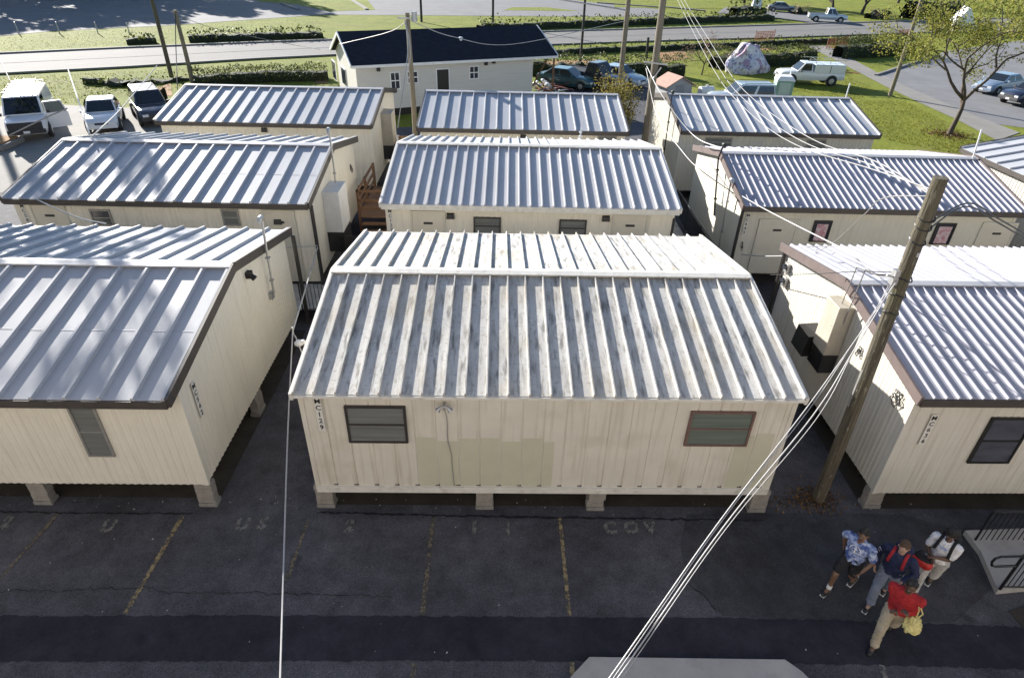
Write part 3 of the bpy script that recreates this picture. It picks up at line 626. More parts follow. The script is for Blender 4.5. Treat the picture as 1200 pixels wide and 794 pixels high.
hroof = mb.build('roof', shingle, house)
for xx in (-.03, hL + .03):
    for ya in (-.02, HD + .02): mb = MB(); mb.bar((xx, ya, ez - .07), (xx, HD / 2, rz_ - .07), .06, .2); mb.build('rake_board', white, hroof)
mb = MB(); mb.box(0, hL, -.05, -.005, ez - .19, ez - .03); mb.build('gutter', white, hroof)
mb = MB(); vx = hpt(540, 47, 1, HD * .3); mb.tube([(vx.x, HD * .3, vx.z - .3), (vx.x, HD * .3, vx.z + .12)], .09, 8); mb.ball((vx.x, HD * .3, vx.z + .12), (.16, .16, .08), 10, 6); mb.build('roof_vent', white, hroof)
def hwin(l, r, tp, bt, name='window'):
    a, b = hpt(l, (tp + bt) / 2, 1, .3), hpt(r, (tp + bt) / 2, 1, .3); zt, zb = hpt((l + r) / 2, tp, 1, .3).z, hpt((l + r) / 2, bt, 1, .3).z; X0, X1 = a.x, b.x
    mb = MB(); f = .07
    for q in ((X0, X1, zb, zb + f), (X0, X1, zt - f, zt), (X0, X0 + f, zb + f, zt - f), (X1 - f, X1, zb + f, zt - f)): mb.box(q[0], q[1], .24, .298, q[2], q[3])
    if name == 'window': mb.box(X0 + f, X1 - f, .25, .298, (zb + zt) / 2 - .03, (zb + zt) / 2 + .03); mb.box((X0 + X1) / 2 - .02, (X0 + X1) / 2 + .02, .255, .298, zb + f, zt - f)
    w = mb.build(name, white, house); mb = MB(); mb.box(X0 + f, X1 - f, .275, .297, zb + f, zt - f); mb.build('pane' if name == 'window' else 'open_doorway', glassD if name == 'window' else black, w)
hwin(457, 469, 84, 105); hwin(477, 490, 83, 98); hwin(549.5, 561, 77, 93); hwin(511, 527, 80, 112, 'door')
for (l, r, tp, bt) in ((390.5, 394, 72, 92), (401.5, 406, 80, 99)):
    a, b = hpt(l, (tp + bt) / 2, 0, x0), hpt(r, (tp + bt) / 2, 0, x0); ya, yb = sorted((a.y, b.y)); zt, zb = hpt((l + r) / 2, tp, 0, x0).z, hpt((l + r) / 2, bt, 0, x0).z
    mb = MB(); mb.box(x0 - .05, x0 - .002, ya, yb, zb, zt); w = mb.build('window', white, house); mb = MB(); mb.box(x0 - .07, x0 - .051, ya + .07, yb - .07, zb + .07, zt - .07); mb.build('pane', glassD, w)
for px, py in ((443, 81), (569, 74), (578, 72)):
    p = hpt(px, py, 1, .3); mb = MB(); mb.box(p.x - .1, p.x + .1, .12, .298, p.z - .12, p.z + .1); mb.build('wall_lamp', black, house)
mb = MB(); mb.tube([(hL - .15, .2, 0), (hL - .15, .2, ez - .1)], .07, 8); mb.build('porch_post', wood, house)

# ------------------------------------------------------------------ poles
def zat(X, Y, py):
    lo, hi = 0., 60.
    for _ in range(60):
        m = (lo + hi) / 2; v = Vector((X, Y, m)) - CP; y = 397 - FPX * v.dot(UP) / v.dot(FW)
        if y > py: lo = m
        else: hi = m
    return lo
def upole(X, Y, h, r0, r1, label, mat=pole_far, lean=(0, 0), name='utility_pole', fit=True, group='utility poles'):
    t = thing(name, label, 'pole', (X, Y, 0), random.uniform(0, 6), group); t.rotation_euler = (0, 0, 0)
    mb = MB(); n = 12; pts = []; rs = []
    for i in range(n + 1):
        f = i / n; pts.append((lean[0] * f + .02 * math.sin(f * 5), lean[1] * f, h * f)); rs.append(r0 + (r1 - r0) * f)
    mb.tube(pts, rs, 12); mb.build('shaft', mat, t, smooth=False)
    return t
pR = upole(6.93, 9.5, 7.15, .135, .112, 'weathered wooden pole leaning beside trailer MC129 with cables tied round it', pole_m, (-.12, 0))
for z in (6.35, 6.5, 6.1): mb = MB(); mb.tube([(-.11 + .125 * math.cos(a), .125 * math.sin(a), z + .05 * math.sin(a + z)) for a in np.linspace(0, 6.28, 17)], .014, 5); mb.build('cable_tie', cableB, pR)
for z in (5.1, 4.75, 5.4): mb = MB(); mb.tube([(-.085 + .135 * math.cos(a), .135 * math.sin(a), z + .03 * math.sin(2 * a)) for a in np.linspace(0, 6.28, 17)], .012, 5); mb.build('cable_tie', cableB, pR)
mb = MB(); mb.box(-.29, -.2, -.06, .06, 5.28, 5.55); mb.tube([(-.2, 0, 5.4), (-.42, -.04, 5.47)], .02, 6); mb.build('bracket', galv, pR)
mb = MB(); mb.box(-.12, -.07, -.135, -.118, 5.85, 5.93); mb.build('pole_tag', galv, pR); mb = MB(); mb.box(-.165, -.155, -.02, .02, 2.6, 5.0); mb.build('ground_strap', galv, pR)
p3 = upole(6.4, 29, 11.5, .17, .12, 'tall wooden pole between the middle and right back trailers carrying a guy bracket')
mb = MB(); mb.bar((-.5, -.16, zat(6.4, 29, 72) ), (.5, -.16, zat(6.4, 29, 75)), .05, .06); mb.bar((-.05, -.2, zat(6.4, 29, 92)), (.25, -.2, zat(6.4, 29, 78)), .05, .05); mb.build('cross_bracket', galv, p3)
p2 = upole(7.2, 42, 11, .17, .12, 'wooden pole behind the yellow bush, left of the tallest pole')
mb = MB(); mb.tube([(-.05, -.2, zat(7.2, 42, 12)), (-.7, -.2, zat(7.2, 42, 10)), (-4.2, -.2, zat(7.2, 42, 1))], .04, 6); mb.build('lamp_arm', galv, p2)
ph = upole(-5.0, 35.5, zat(-5.0, 35.5, 15), .15, .11, 'wooden pole in front of the house wall with white guy wires')
mb = MB(); z = zat(-5, 35.5, 22); mb.box(-.5, .5, -.2, -.12, z, z + .07); mb.tube([(.35, -.25, z - .1), (.35, -.25, z + .35)], .14, 10); mb.build('cross_arm', galv, ph)
pl = upole(-24, 51.1, zat(-24, 51.1, 12), .17, .13, 'wooden pole at the left roadside with cables at its top, right one of the pair')
g = G(201, 90); pl2 = upole(g.x, g.y, 9.5, .17, .12, 'taller darker wooden pole at the left roadside, left one of the pair', pole_m)
upole(30.3, 51.7, 9.5, .16, .12, 'lone wooden pole beside the sidewalk behind the back right trailer')
g = G(680, 73); upole(g.x, g.y, 9.5, .12, .1, 'thin dark pole rising from the orange mulch behind the parked cars', pole_dk)
g = G(577.5, 28); upole(g.x, g.y, 8, .16, .14, 'short dark pole beyond the road above the house roof', pole_dk)
g = G(494, 26); upole(g.x, g.y, 8, .16, .14, 'dark pole beyond the road just right of the house pole top', pole_dk)
g = G(757, 68); upole(g.x, g.y, zat(g.x, g.y, 44), .12, .12, 'short black post on the grass left of the tallest pole', pole_dk, name='post')
g = G(1116, 22); upole(g.x, g.y, 8, .2, .18, 'dark green pole beyond the road above the tree', M('green pole paint', (.02, .06, .035), .6))
for i, (px, py, tp) in enumerate(((22, 40, 26), (70, 40, 26), (115, 40, 26), (152, 41, 27))):
    g = G(px, py); t = upole(g.x, g.y, zat(g.x, g.y, tp), .06, .05, 'thin pale post in the row along the far dark lot', galv, name='fence_post', group='thin posts along the far lot')
# ------------------------------------------------------------------ cables
cableM = M('mid grey cable', (.34, .33, .32), .5, 0, .1, 5)
def catmull(P, n=10):
    P = [Vector(p) for p in P]; P = [P[0] * 2 - P[1]] + P + [P[-1] * 2 - P[-2]]; out = []
    for i in range(1, len(P) - 2):
        for k in range(n):
            t = k / n; a, b, c, d = P[i - 1:i + 3]
            out.append(.5 * ((2 * b) + (c - a) * t + (2 * a - 5 * b + 4 * c - d) * t * t + (3 * b - a - 3 * c + d) * t ** 3))
    return out + [P[-2]]
def cable(pts, r, mat, label, sag=0, name='cable', group=None, wob=0):
    if len(pts) == 2 and sag:
        a, b = Vector(pts[0]), Vector(pts[1]); pts = [a.lerp(b, t) - Vector((0, 0, 4 * sag * t * (1 - t))) for t in np.linspace(0, 1, 14)]
    elif len(pts) > 2: pts = catmull(pts)
    if wob: pts = [Vector(p) + Vector((0, random.uniform(-wob, wob), random.uniform(-wob, wob))) for p in pts]
    mb = MB(); mb.tube(pts, r, 6); return tag(mb.build(name, mat), label, 'cable', group)
c0 = (-5.78, 17.9, 3.0)
ins = onY(343, 387, 11.2)
cable([onY(372, 290, 17.6), onY(358, 338, 14.5), ins], .018, cableW, 'short pale cable running down from the second left trailer corner to the hanging insulator')
def to_wall(P):
    a, b = Vector(P[-2]), Vector(P[-1]); e = b + (b - a) * ((-1.19 - b.y) / (b.y - a.y)); e.z = max(e.z, b.z - 1.2, .4); return P + [e]
cable(to_wall([ins, onY(337.5, 500, 9.0), onY(333, 640, 6.6), onY(327, 840, 3.9)]), .013, cableW, 'thick white cable dropping straight down from the insulator')
insb = thing('line_insulator', 'shiny white line insulator hanging on the cable between the two front trailers', 'insulator', ins)
mb = MB(); q = onY(350, 402, 11.0) - ins; mb.tube([Vector((0, 0, .08)), Vector((0, 0, -.1)), q * .6], .018, 6); mb.tube([q * .4, q * 1.4 + Vector((.02, 0, -.25))], .014, 6); mb.build('clamp', galv, insb)
mb = MB(); mb.tube([q - Vector((.07, 0, .02)), q, q + Vector((.1, 0, .03))], [.05, .085, .05], 10); mb.ball(q + Vector((.1, 0, .03)), .055, 10, 6); mb.build('bell', white, insb, smooth=True)
for i, (dx, dy, ex, lab) in enumerate(((-.22, .0, 699, 'leftmost white cable of the bundle from the leaning pole'), (-.26, .04, 704, 'second white cable of the bundle from the leaning pole'), (-.3, -.04, 709, 'third white cable of the bundle from the leaning pole'), (-.34, .02, 714, 'rightmost white cable of the bundle from the leaning pole, sagging most'))):
    a = Vector((6.93 + dx + .06, 9.5 + dy, 5.42 - .06 * i)); m1 = onY(945 + 4 * i, 478 + 4 * i * (i > 1), 7.6); m2 = onY(842 + 2.5 * i, 612 + 3 * i * (i > 1), 6.0)
    cable(to_wall([a, a.lerp(m1, .5) - Vector((0, 0, .03 + .02 * i)), m1, m2, onY(ex, 815, 3.9)]), (.009, .006, .010, .006)[i], cableW, lab, group='white cables from the leaning pole')
tp = Vector((6.82, 9.45, 6.95))
for i, (dx, dy, lab) in enumerate(((0, 0, 'lowest pale cable swooping from the far top to the leaning pole'), (6, -3, 'middle pale cable swooping from the far top to the leaning pole'), (13, -6, 'upper pale cable swooping from the far top to the leaning pole'))):
    cable([tp + Vector((-.05, 0, -.05 * i)), onY(1015 + dx, 196 + dy, 12), onY(945 + dx * 1.5, 175 + dy, 15), onY(904 + dx * 1.6, 153 + dy, 18), onY(873 + dx * 1.2, 127 + dy, 21.5), onY(846 + dx, 97 + dy, 26), onY(820 + dx * .8, 52 + dy, 33), onY(793 + dx * .6, -2, 41), onY(770 + dx * .5, -52, 49)], .010, cableM, lab, group='pale cables to the leaning pole top')
cable([onY(863, 226, 20.0), onY(900, 247, 17), onY(975, 285, 13), Vector((6.65, 9.5, 5.5))], .017, cableW, 'pale cable from the second row gable to the bracket on the leaning pole')
cable([onY(758, 78, 28.8), onY(776, 112, 26.5), onY(812, 158, 24), onY(845, 174, 21.8)], .018, cableW, 'pale cable from the tallest pole to the black curved mast')
cable([onY(757, 80, 28.8), onY(770, 135, 26), onY(800, 178, 22.5), onY(822, 200, 20.5), onY(862, 228, 20.1)], .015, cableG, 'grey cable from the tallest pole past the middle trailers to the grey mast')
for k, z in ((0, 6.45), (1, 6.3)):
    cable([Vector((6.82, 9.4, z)), onY(1135 - 4 * k, 238 + 4 * k, 10.2), onY(1168, 255 + 5 * k, 11), onY(1215, 282 + 6 * k, 12)], .014, cableB, ('upper', 'lower')[k] + ' black cable from the leaning pole top to the right edge', group='black cables to the right edge')
cable([Vector((6.78, 9.5, 6.85)), onY(1036, 232, 10.6), onY(1012, 252, 11.8), onY(978, 283, 13.6), onY(953, 298, 14.8)], .010, cableG, 'thin dark cable from the leaning pole top to the right front roof')
cable([Vector((6.72, 9.5, 5.5)), onY(1006, 318, 11.0), onY(950, 321, 13), onY(903, 322, 15.4)], .009, cableB, 'thin black cable crossing above the air unit wall to the leaning pole')
cable([Vector((6.7, 9.55, 5.4)), onY(1025, 322, 10.4), onY(1000, 300, 12.5), onY(978, 289, 14.5), onY(930, 290, 15.6)], .010, cableG, 'grey cable over the back slope of the right front roof')
cable([onY(868, 298, 18.8), onY(892, 300, 17), onY(917, 300, 15.55)], .016, cableW, 'short white cable bridging the two right hand trailers')
cable([onY(318, 289, 16.1), onY(345, 289.5, 16.9), onY(372, 288, 17.85)], .016, cableW, 'short white cable bridging the two left hand trailers')
cable([onY(42, 233, 17.8), onY(65, 244, 17.0), onY(95, 256, 16.4), onY(124, 262, 15.9)], .018, cableW, 'twisted pale cable hanging across the shaded wall of the left second row trailer')
# drops at R1 gable: conduit stubs
for i, (x, y) in enumerate(((1004, 313), (1014, 316))):
    pa = onX(x, y, 7.45); pb = onX(x - 26, y + 64, 7.6); cable([pa, pa.lerp(pb, .5), pb], .013, cableG, ('grey drop cable over the brown rake of the right front trailer', 'second grey drop cable over the brown rake, nearer the pole')[i], group='drop cables on the right front gable')
    a = pb; cable([pa, (pa + Vector((6.7, 9.5, 5.45))) / 2 - Vector((0, 0, .06)), Vector((6.7, 9.5, 5.45))], .009, cableB, ('short tie cable from the pole bracket to the first drop cable', 'short tie cable from the pole bracket to the second drop cable')[i])
# left hand guys near the vans
cable([onY(80, 82, 33), onY(105, 157, 21.4)], .03, cableW, 'white covered guy wire rising in front of the white car')
cable([onY(184, 77, 46), onY(145, 124, 34), onY(108, 160, 21.6)], .03, cableW, 'slanting white guy wire running up to the left roadside pole')
cable([onY(79, 127, 30), onY(45, 142, 29), onY(10, 159, 28)], .03, cableG, 'grey guy wire slanting down across the van front')
cable([onY(-4, 62, 40), onY(12, 95, 34)], .03, cableB, 'dark wire at the left edge above the van')
zz = zat(-5, 35.5, 24)
cable([(-5.15, 35.4, zz), onY(478, 60, 34.5), onY(466, 150, 31)], .025, cableW, 'white guy wire dropping from the house pole to the trailers')
cable([(-5.1, 35.3, zz), onY(481, 60, 34.8), onY(476, 96, 34.4)], .02, cableW, 'second white guy wire close to the house pole')
cable([(-5.0, 35.4, zz), onY(455, 38, 39), onY(398, 52, 42)], .018, cableG, 'service cable from the house pole to the left end of the navy roof')
cable([(-4.9, 35.4, zz), onY(530, 43, 37), onY(600, 52, 40), Vector((7.1, 42, zat(7.2, 42, 25)))], .02, cableW, 'service cable from the house pole to the pole right of the house')
cable([(-24, 51, zat(-24, 51.1, 16)), onY(206, 50, 50), onY(208, 105, 46)], .03, cableB, 'black riser cable beside the right pole of the roadside pair')
cable([(-24, 51, zat(-24, 51.1, 17)), onY(250, 33, 50), onY(330, 50, 47), onY(375, 58, 45)], .02, cableG, 'thin cable from the left roadside pole towards the house gable')
pp = onY(652, 33, 29); 

# ------------------------------------------------------------------ railings, decks, fences
def railing(p0, p1, h, name, label, panels=1, ps=.11, z0=.0, mat=blackRail, wbar=.012, low=.08, group='black metal railings'):
    p0, p1 = Vector(p0), Vector(p1); t = thing(name, label, 'railing', p0, 0, group); d = p1 - p0; L = d.length; u = d / L
    Z = Vector((0, 0, 1)); mb = MB(); mb.tube([Z * h, Z * h + d], .022, 8); mb.build('top_rail', mat, t)
    mb = MB(); mb.tube([Z * low, Z * low + d], .016, 6); mb.build('bottom_rail', mat, t)
    for i in range(panels + 1): mb = MB(); q = d * (i / panels); mb.tube([q, q + Z * h], .022, 6); mb.build('post', mat, t)
    mb = MB(); n = int(L / ps)
    for i in range(1, n): q = u * (i * ps); mb.tube([q + Z * low, q + Z * h], wbar / 2 + .003, 5)
    mb.build('pickets', mat, t); return t
railing((-5.95, 16.2, .55), (-3.95, 16.25, .55), 1.0, 'metal_railing', 'black picket railing between the left front trailer and MC129')
railing((-5.5, 19.6, .5), (-3.85, 19.6, .5), 1.0, 'metal_railing', 'black picket railing further back beside the dark downspout')
for x, y0, y1 in ((6.55, 14.8, 24.5),):
    railing((7.05, 17.2, .6), (7.05, 24.6, .6), 1.0, 'metal_railing', 'long dark ramp railing beside the second row trailer with pink posters', 4)
    railing((6.75, 14.6, .3), (6.75, 17.0, .5), 1.0, 'metal_railing', 'short dark ramp railing behind the front trailers', 1)
railing((9.62, 8.35, 0), (13.0, 8.4, 0), .95, 'metal_railing', 'dark slatted railing in the shade under the right front trailer', 3)
q = G(1168, 695)
rr = railing((q.x, q.y, .13), (q.x + 2.2, q.y - .05, .13), .98, 'metal_railing', 'black handrail with looped end on the concrete walkway at the right edge', 2, .1)
mb = MB(); zz = .95; mb.tube([(0, 0, zz), (-.42, -.02, zz), (-.5, -.02, zz - .05), (-.52, -.02, zz - .14), (-.48, -.02, zz - .24), (-.4, -.02, zz - .27), (0, 0, zz - .27)], .022, 8); mb.build('loop_end', blackRail, rr)
mb = MB(); mb.tube([(.0, .0, 0), (.0, .0, zz)], .026, 8); mb.build('post', blackRail, rr)
def deck(x0, x1, y0, y1, z, name, label, mat=wood, cat='deck'):
    t = thing(name, label, cat, ((x0 + x1) / 2, (y0 + y1) / 2, 0)); w, d = (x1 - x0) / 2, (y1 - y0) / 2
    mb = MB(); n = max(3, int(2 * d / .15))
    for i in range(n): a = -d + 2 * d * i / n; mb.box(-w, w, a + .006, a + 2 * d / n - .006, z - .04, z)
    mb.build('boards', mat, t)
    for sx in (-1, 1):
        for sy in (-1, 1): mb = MB(); mb.box(sx * (w - .06) - .045, sx * (w - .06) + .045, sy * (d - .06) - .045, sy * (d - .06) + .045, 0, z - .04); mb.build('post', mat, t)
    return t
greyDeck = M('grey deck timber', (.36, .35, .33), .9, 0, .2, 3, .3, 12)
deck(-8.5, -3.95, 16.35, 17.95, .55, 'entry_deck', 'grey entry deck between the left front trailer and MC129', greyDeck)
deck(5.6, 7.0, 14.5, 24.6, .5, 'entry_ramp', 'grey ramp deck along the middle trailers behind the railing', greyDeck, 'ramp')
d = deck(-5.6, -3.85, 22.8, 26.2, .9, 'timber_stair', 'brown timber stair landing between the second row trailers', wood, 'stairs')
for sx in (-.8, .8):
    for yy in (-1.65, -.2, 1.6): mb = MB(); mb.box(sx - .05, sx + .05, yy - .05, yy + .05, .86, 1.95); mb.build('post', wood, d)
    mb = MB(); [mb.box(sx - .03, sx + .03, -1.7, 1.65, z, z + .09) for z in (1.2, 1.5, 1.86)]; mb.build('guard_rail', wood, d)
mb = MB(); [mb.box(-.75, .75, -1.69, -1.65, z, z + .09) for z in (1.2, 1.5, 1.86)]; mb.build('guard_rail', wood, d)
for i in range(4): mb = MB(); mb.box(-.7, .7, -1.95 - .28 * i, -1.7 - .28 * i, .66 - .2 * i, .70 - .2 * i); mb.build('step', wood, d)
f = thing('timber_screen', 'orange brown timber screen behind the middle second row trailer', 'screen', (-4.35, 30.5, 0))
for i in range(8): mb = MB(); mb.box(-.75 + .19 * i, -.58 + .19 * i, -.02, .02, .3, 1.9); mb.build('plank', woodL, f)
mb = MB(); mb.box(-.78, .78, .021, .07, .6, .7); mb.box(-.78, .78, .021, .07, 1.5, 1.6); mb.box(-.78, -.7, -.02, .08, 0, .3); mb.box(.7, .78, -.02, .08, 0, .3); mb.build('rail', wood, f)
f = thing('timber_stack', 'stack of pale brown timber planks left of the second row trailer', 'timber', (-16.1, 18.6, 0))
for i in range(12): mb = MB(); mb.bar((-1.3 + random.uniform(-.2, .2), -.7 + .24 * (i % 6), .25 + .62 * (i // 6)), (1.0 + random.uniform(-.2, .2), -.3 + .24 * (i % 6), .35 + .62 * (i // 6)), .2, .09); mb.build('plank', (woodL, wood)[i % 2], f)
mb = MB(); [mb.box(x - .1, x + .1, -.9, 1.2, .002, .19) for x in (-.9, .6)]; [mb.box(x - .08, x + .08, -.8, 1.1, .38, .84) for x in (-.9, .6)]; mb.build('bearer', wood, f)

# the school the viewpoint belongs to, facing the trailers in the sun
sch = thing('school_building', 'pale brick school block facing the trailers from behind the viewpoint', 'building', (0, -1.2, 0))
brick = M('buff brick', (.42, .385, .35), .85, 0, .15, 5, .2, 30)
mb = MB(); mb.box(-45, 45, -12, 0, 0, 13.5); mb.build('wall', brick, sch)
for zi in (1.0, 4.6, 8.2):
    for xi in range(-10, 11):
        if zi > 8 and xi == 0: continue
        mb = MB(); x = xi * 4.0; mb.box(x - .95, x + .95, .0, .06, zi, zi + 1.9); w = mb.build('window', winFrameG, sch)
        mb = MB(); mb.box(x - .87, x + .87, .05, .075, zi + .08, zi + 1.82); mb.build('pane', glassD, w)
mb = MB(); mb.box(-45.2, 45.2, -12.2, .2, 13.5, 13.8); mb.build('parapet', concrete, sch)

# ------------------------------------------------------------------ foliage
leafTree = leafmat('spring leaves', [(0, (.10, .12, .025)), (.5, (.22, .23, .045)), (1, (.36, .33, .08))], .45)
leafBush = leafmat('yellow green leaves', [(0, (.09, .085, .02)), (.5, (.20, .17, .04)), (1, (.32, .26, .07))], .35)
leafHedge = leafmat('hedge leaves', [(0, (.022, .032, .010)), (.6, (.06, .08, .02)), (1, (.16, .17, .045))], .3)
leafDark = leafmat('dark leaves', [(0, (.02, .035, .012)), (.6, (.05, .075, .02)), (1, (.09, .11, .03))], .25)
twigPink = leafmat('pink buds', [(0, (.20, .11, .08)), (.5, (.32, .20, .15)), (1, (.42, .30, .22))], .3)
leafBrown = leafmat('dead leaves', [(0, (.07, .04, .02)), (.5, (.14, .08, .035)), (1, (.24, .15, .07))], .2)
grassTuft = leafmat('grass blades', [(0, (.085, .10, .010)), (.5, (.165, .17, .018)), (1, (.28, .245, .035))], .35)
coreM = M('hedge core', (.022, .028, .012), .95, 0, .3, 3)
bark = M('tree bark', (.085, .065, .05), .95, 0, .3, 4, .7, 14, stretch=(4, 4, .8))
def leafquads(P, size, jitter=.5, flat=0., aspect=.62):
    """P: n x 3 centres -> verts, quads"""
    n = len(P); P = np.asarray(P, float)
    a = rng.normal(size=(n, 3)); a[:, 2] *= (1 - flat); a /= np.linalg.norm(a, axis=1)[:, None] + 1e-9
    b = rng.normal(size=(n, 3)); b -= (b * a).sum(1)[:, None] * a; b /= np.linalg.norm(b, axis=1)[:, None] + 1e-9
    s = size * (1 + jitter * rng.uniform(-1, 1, n))[:, None]
    V = np.stack([P - a * s * .5, P + b * s * .5 * aspect, P + a * s * .5, P - b * s * .5 * aspect], 1).reshape(-1, 3)
    F = np.arange(4 * n).reshape(n, 4)
    return V, F
def addleaves(mb, P, size, mi=0, **k):
    V, F = leafquads(P, size, **k); mb.add([tuple(v) for v in V], [tuple(f) for f in F], mi)
def hedge(pts, w, h, label, dens=800, leaf=.13, mat=leafHedge, name='hedge', cat='hedge', group='clipped hedges', rough=.12):
    mb = MB(); pts = [Vector((p[0], p[1], 0)) for p in pts]; Ps = []
    for a, b in zip(pts[:-1], pts[1:]):
        d = b - a; L = d.length; u = d / L; x = Vector((u.y, -u.x, 0)); n = max(2, int(L / .5))
        prev = None
        for i in range(n + 1):
            p = a.lerp(b, i / n); k = .62 + random.uniform(-rough, rough); hh = h * (.66 + random.uniform(-rough, rough))
            ring = [p - x * w / 2 * k, p - x * w / 2 * k * 1.05 + Vector((0, 0, hh * .6)), p - x * w * .36 * k + Vector((0, 0, hh)), p + x * w * .36 * k + Vector((0, 0, hh * .98)), p + x * w / 2 * k * 1.05 + Vector((0, 0, hh * .6)), p + x * w / 2 * k]
            o = len(mb.v); mb.v += [tuple(q) for q in ring]
            if prev is not None:
                for j in range(5): mb.f.append((prev + j, prev + j + 1, o + j + 1, o + j)); mb.mi.append(0)
            if i in (0, n) and False: mb.f.append(tuple(o + j for j in range(6))); mb.mi.append(0)
            prev = o
        m = int(L * (w + 2 * h) * dens / 10)
        t = rng.uniform(0, 1, m); s = rng.uniform(0, w + 2 * h, m)
        for ti, si in zip(t, s):
            p = a.lerp(b, ti); lump = 1 + .10 * math.sin(ti * L * 1.9 + a.x) + .06 * math.sin(ti * L * 4.7)
            if si < h: q = p - x * w / 2 + Vector((0, 0, si))
            elif si < h + w: q = p + x * (si - h - w / 2) + Vector((0, 0, h * lump))
            else: q = p + x * w / 2 + Vector((0, 0, si - h - w))
            Ps.append(q + Vector((random.gauss(0, .09), random.gauss(0, .09), random.gauss(0, .11))) * (leaf / .16) ** .5)
    addleaves(mb, Ps, leaf, 1); o = mb.build(name, [coreM, mat]); return tag(o, label, cat, group)
def clump_pts(c, r, n):
    a = rng.normal(size=(n, 3)); a /= np.linalg.norm(a, axis=1)[:, None]; q = rng.uniform(.35, 1, n) ** .5
    return np.array(c) + a * q[:, None] * np.array(r)
def tree(x, y, H, spread, label, nleaf, leaf, mat, fork=.25, name='tree', seed=1, tr=.16, levels=4, gap=.3, group=None, lean=(0, 0), droop=0., cat='tree', ncl=None):
    rd = random.Random(seed); t = thing(name, label, cat, (x, y, 0), 0, group); mb = MB(); tips = []
    def branch(p, d, L, r, lv):
        n = 4; pts = [p]; q = p; dd = d
        for i in range(n):
            dd = (dd + Vector((rd.gauss(0, .12), rd.gauss(0, .12), rd.gauss(0, .08) + (.05 if lv < 3 else -droop)))).normalized(); q = q + dd * L / n; pts.append(q)
        mb.tube(pts, [r * (1 - .45 * i / n) for i in range(n + 1)], 8 if lv < 2 else 5, cap=False)
        if lv >= levels: tips.append(q); tips.append(pts[2]); return
        k = rd.choice((2, 3, 3)) if lv else 4
        base = rd.uniform(0, 6.28)
        for i in range(k):
            az = base + i * 2 * math.pi / k + rd.uniform(-.4, .4); tilt = rd.uniform(.45, .95) if lv else rd.uniform(.5, .8)
            o = dd.orthogonal().normalized(); o2 = dd.cross(o); nd = (dd * math.cos(tilt) + (o * math.cos(az) + o2 * math.sin(az)) * math.sin(tilt)); nd = Vector((nd.x * spread, nd.y * spread, nd.z)).normalized()
            branch(q if i else pts[3], nd, L * rd.uniform(.62, .85) if lv else H * .34, r * .6, lv + 1)
        if lv >= 2: tips.append(q)
    branch(Vector((0, 0, -.1)), Vector((lean[0], lean[1], 1)).normalized(), H * fork, tr, 0)
    mb.build('trunk', bark, t, smooth=True)
    P = []; per = max(3, nleaf // len(tips))
    for q in tips:
        if rd.random() < gap: continue
        P.append(clump_pts(q, (H * .085, H * .085, H * .065), int(per * rd.uniform(.5, 1.6))))
    mc = MB(); addleaves(mc, np.concatenate(P), leaf); mc.build('crown', mat, t); return t
# the small spring tree on the lawn
g = G(1112, 158); tree(g.x, g.y, 8.2, 1.45, 'sparse yellow green spring tree with dark forked trunk on the lawn at the right', 20000, .115, leafTree, fork=.27, name='deciduous_tree', seed=11, tr=.17, levels=4, gap=.2, lean=(.35, .1))
mb = MB(); Pm = [(g.x + random.gauss(0, .55), g.y + random.gauss(0, .55), random.uniform(.01, .05)) for _ in range(500)]; addleaves(mb, Pm, .12); tag(mb.build('leaf_litter', leafBrown), kind='stuff', label='pale leaf litter round the foot of the lawn tree')
# trees standing just off the left edge, their shade falls on the two left roofs
def shade_tree(x, y, zc, rx, rz, label, n, leaf, seed, cs=.75, group='trees off the left side'):
    rd = random.Random(seed); t = thing('deciduous_tree', label, 'tree', (x, y, 0), 0, group); mb = MB(); mb.tube([(0, 0, 0), (.1, 0, zc * .45), (0, .1, zc - rz * .4)], [.28, .2, .12], 8); P = []
    for i in range(n):
        a = rd.uniform(0, 6.28); b = rd.uniform(-1, 1); q = rd.uniform(.3, 1) ** .5; c = Vector((rx * q * math.cos(a) * math.sqrt(1 - b * b), rx * q * math.sin(a) * math.sqrt(1 - b * b), zc + rz * b * q))
        mb.tube([(0, 0, zc - rz * .9 + rz * .5 * rd.random()), Vector((c.x * .5, c.y * .5, c.z - .3)), c], [.07, .045, .02], 5, cap=False); P.append(clump_pts(c, (cs, cs, cs * .75), 70))
    mb.build('trunk', bark, t); mc = MB(); addleaves(mc, np.concatenate(P), leaf); mc.build('crown', leafDark, t)
shade_tree(-26.6, 28.2, 12.2, 4.6, 3.6, 'slim tree left of the trailers, nearer the front', 60, .34, 4)
shade_tree(-40.5, 51, 18, 4.2, 3.6, 'tall tree left of the van lot', 40, .36, 9)
for i, (x, y) in enumerate(((-104, 108), (-97, 113), (-90, 118), (-83, 124), (-76, 130), (-69, 137), (-62, 143), (-98, 124), (-84, 138))):
    shade_tree(x, y, 11.5, 5.5, 9.5, 'dense tree off beyond the dark far lot', 55, 1.25, 30 + i, 2.2, 'trees beyond the far lot')
for i, (px, py, h, lab) in enumerate(((976, 14, 9, 'tree with dark trunk beyond the road just right of the far pickup'), (1010, 17, 9, 'tree standing in red brush beyond the road'), (872, 4, 8, 'small tree beyond the road at the top of the picture'), (1052, 4, 10, 'tree behind the long dark hedge at the top'), (1150, -3, 12, 'leafy tree beyond the road at the upper right corner'), (1190, 6, 10, 'leafy tree at the upper right corner, nearest the frame edge'))):
    g = G(px, py); tree(g.x, g.y, h, 1.2, lab, 1500, .6, leafTree if i > 3 else leafHedge, fork=.22 if i < 4 else .15, name='deciduous_tree', seed=40 + i, tr=.3, levels=3, gap=.1, group='trees beyond the road')
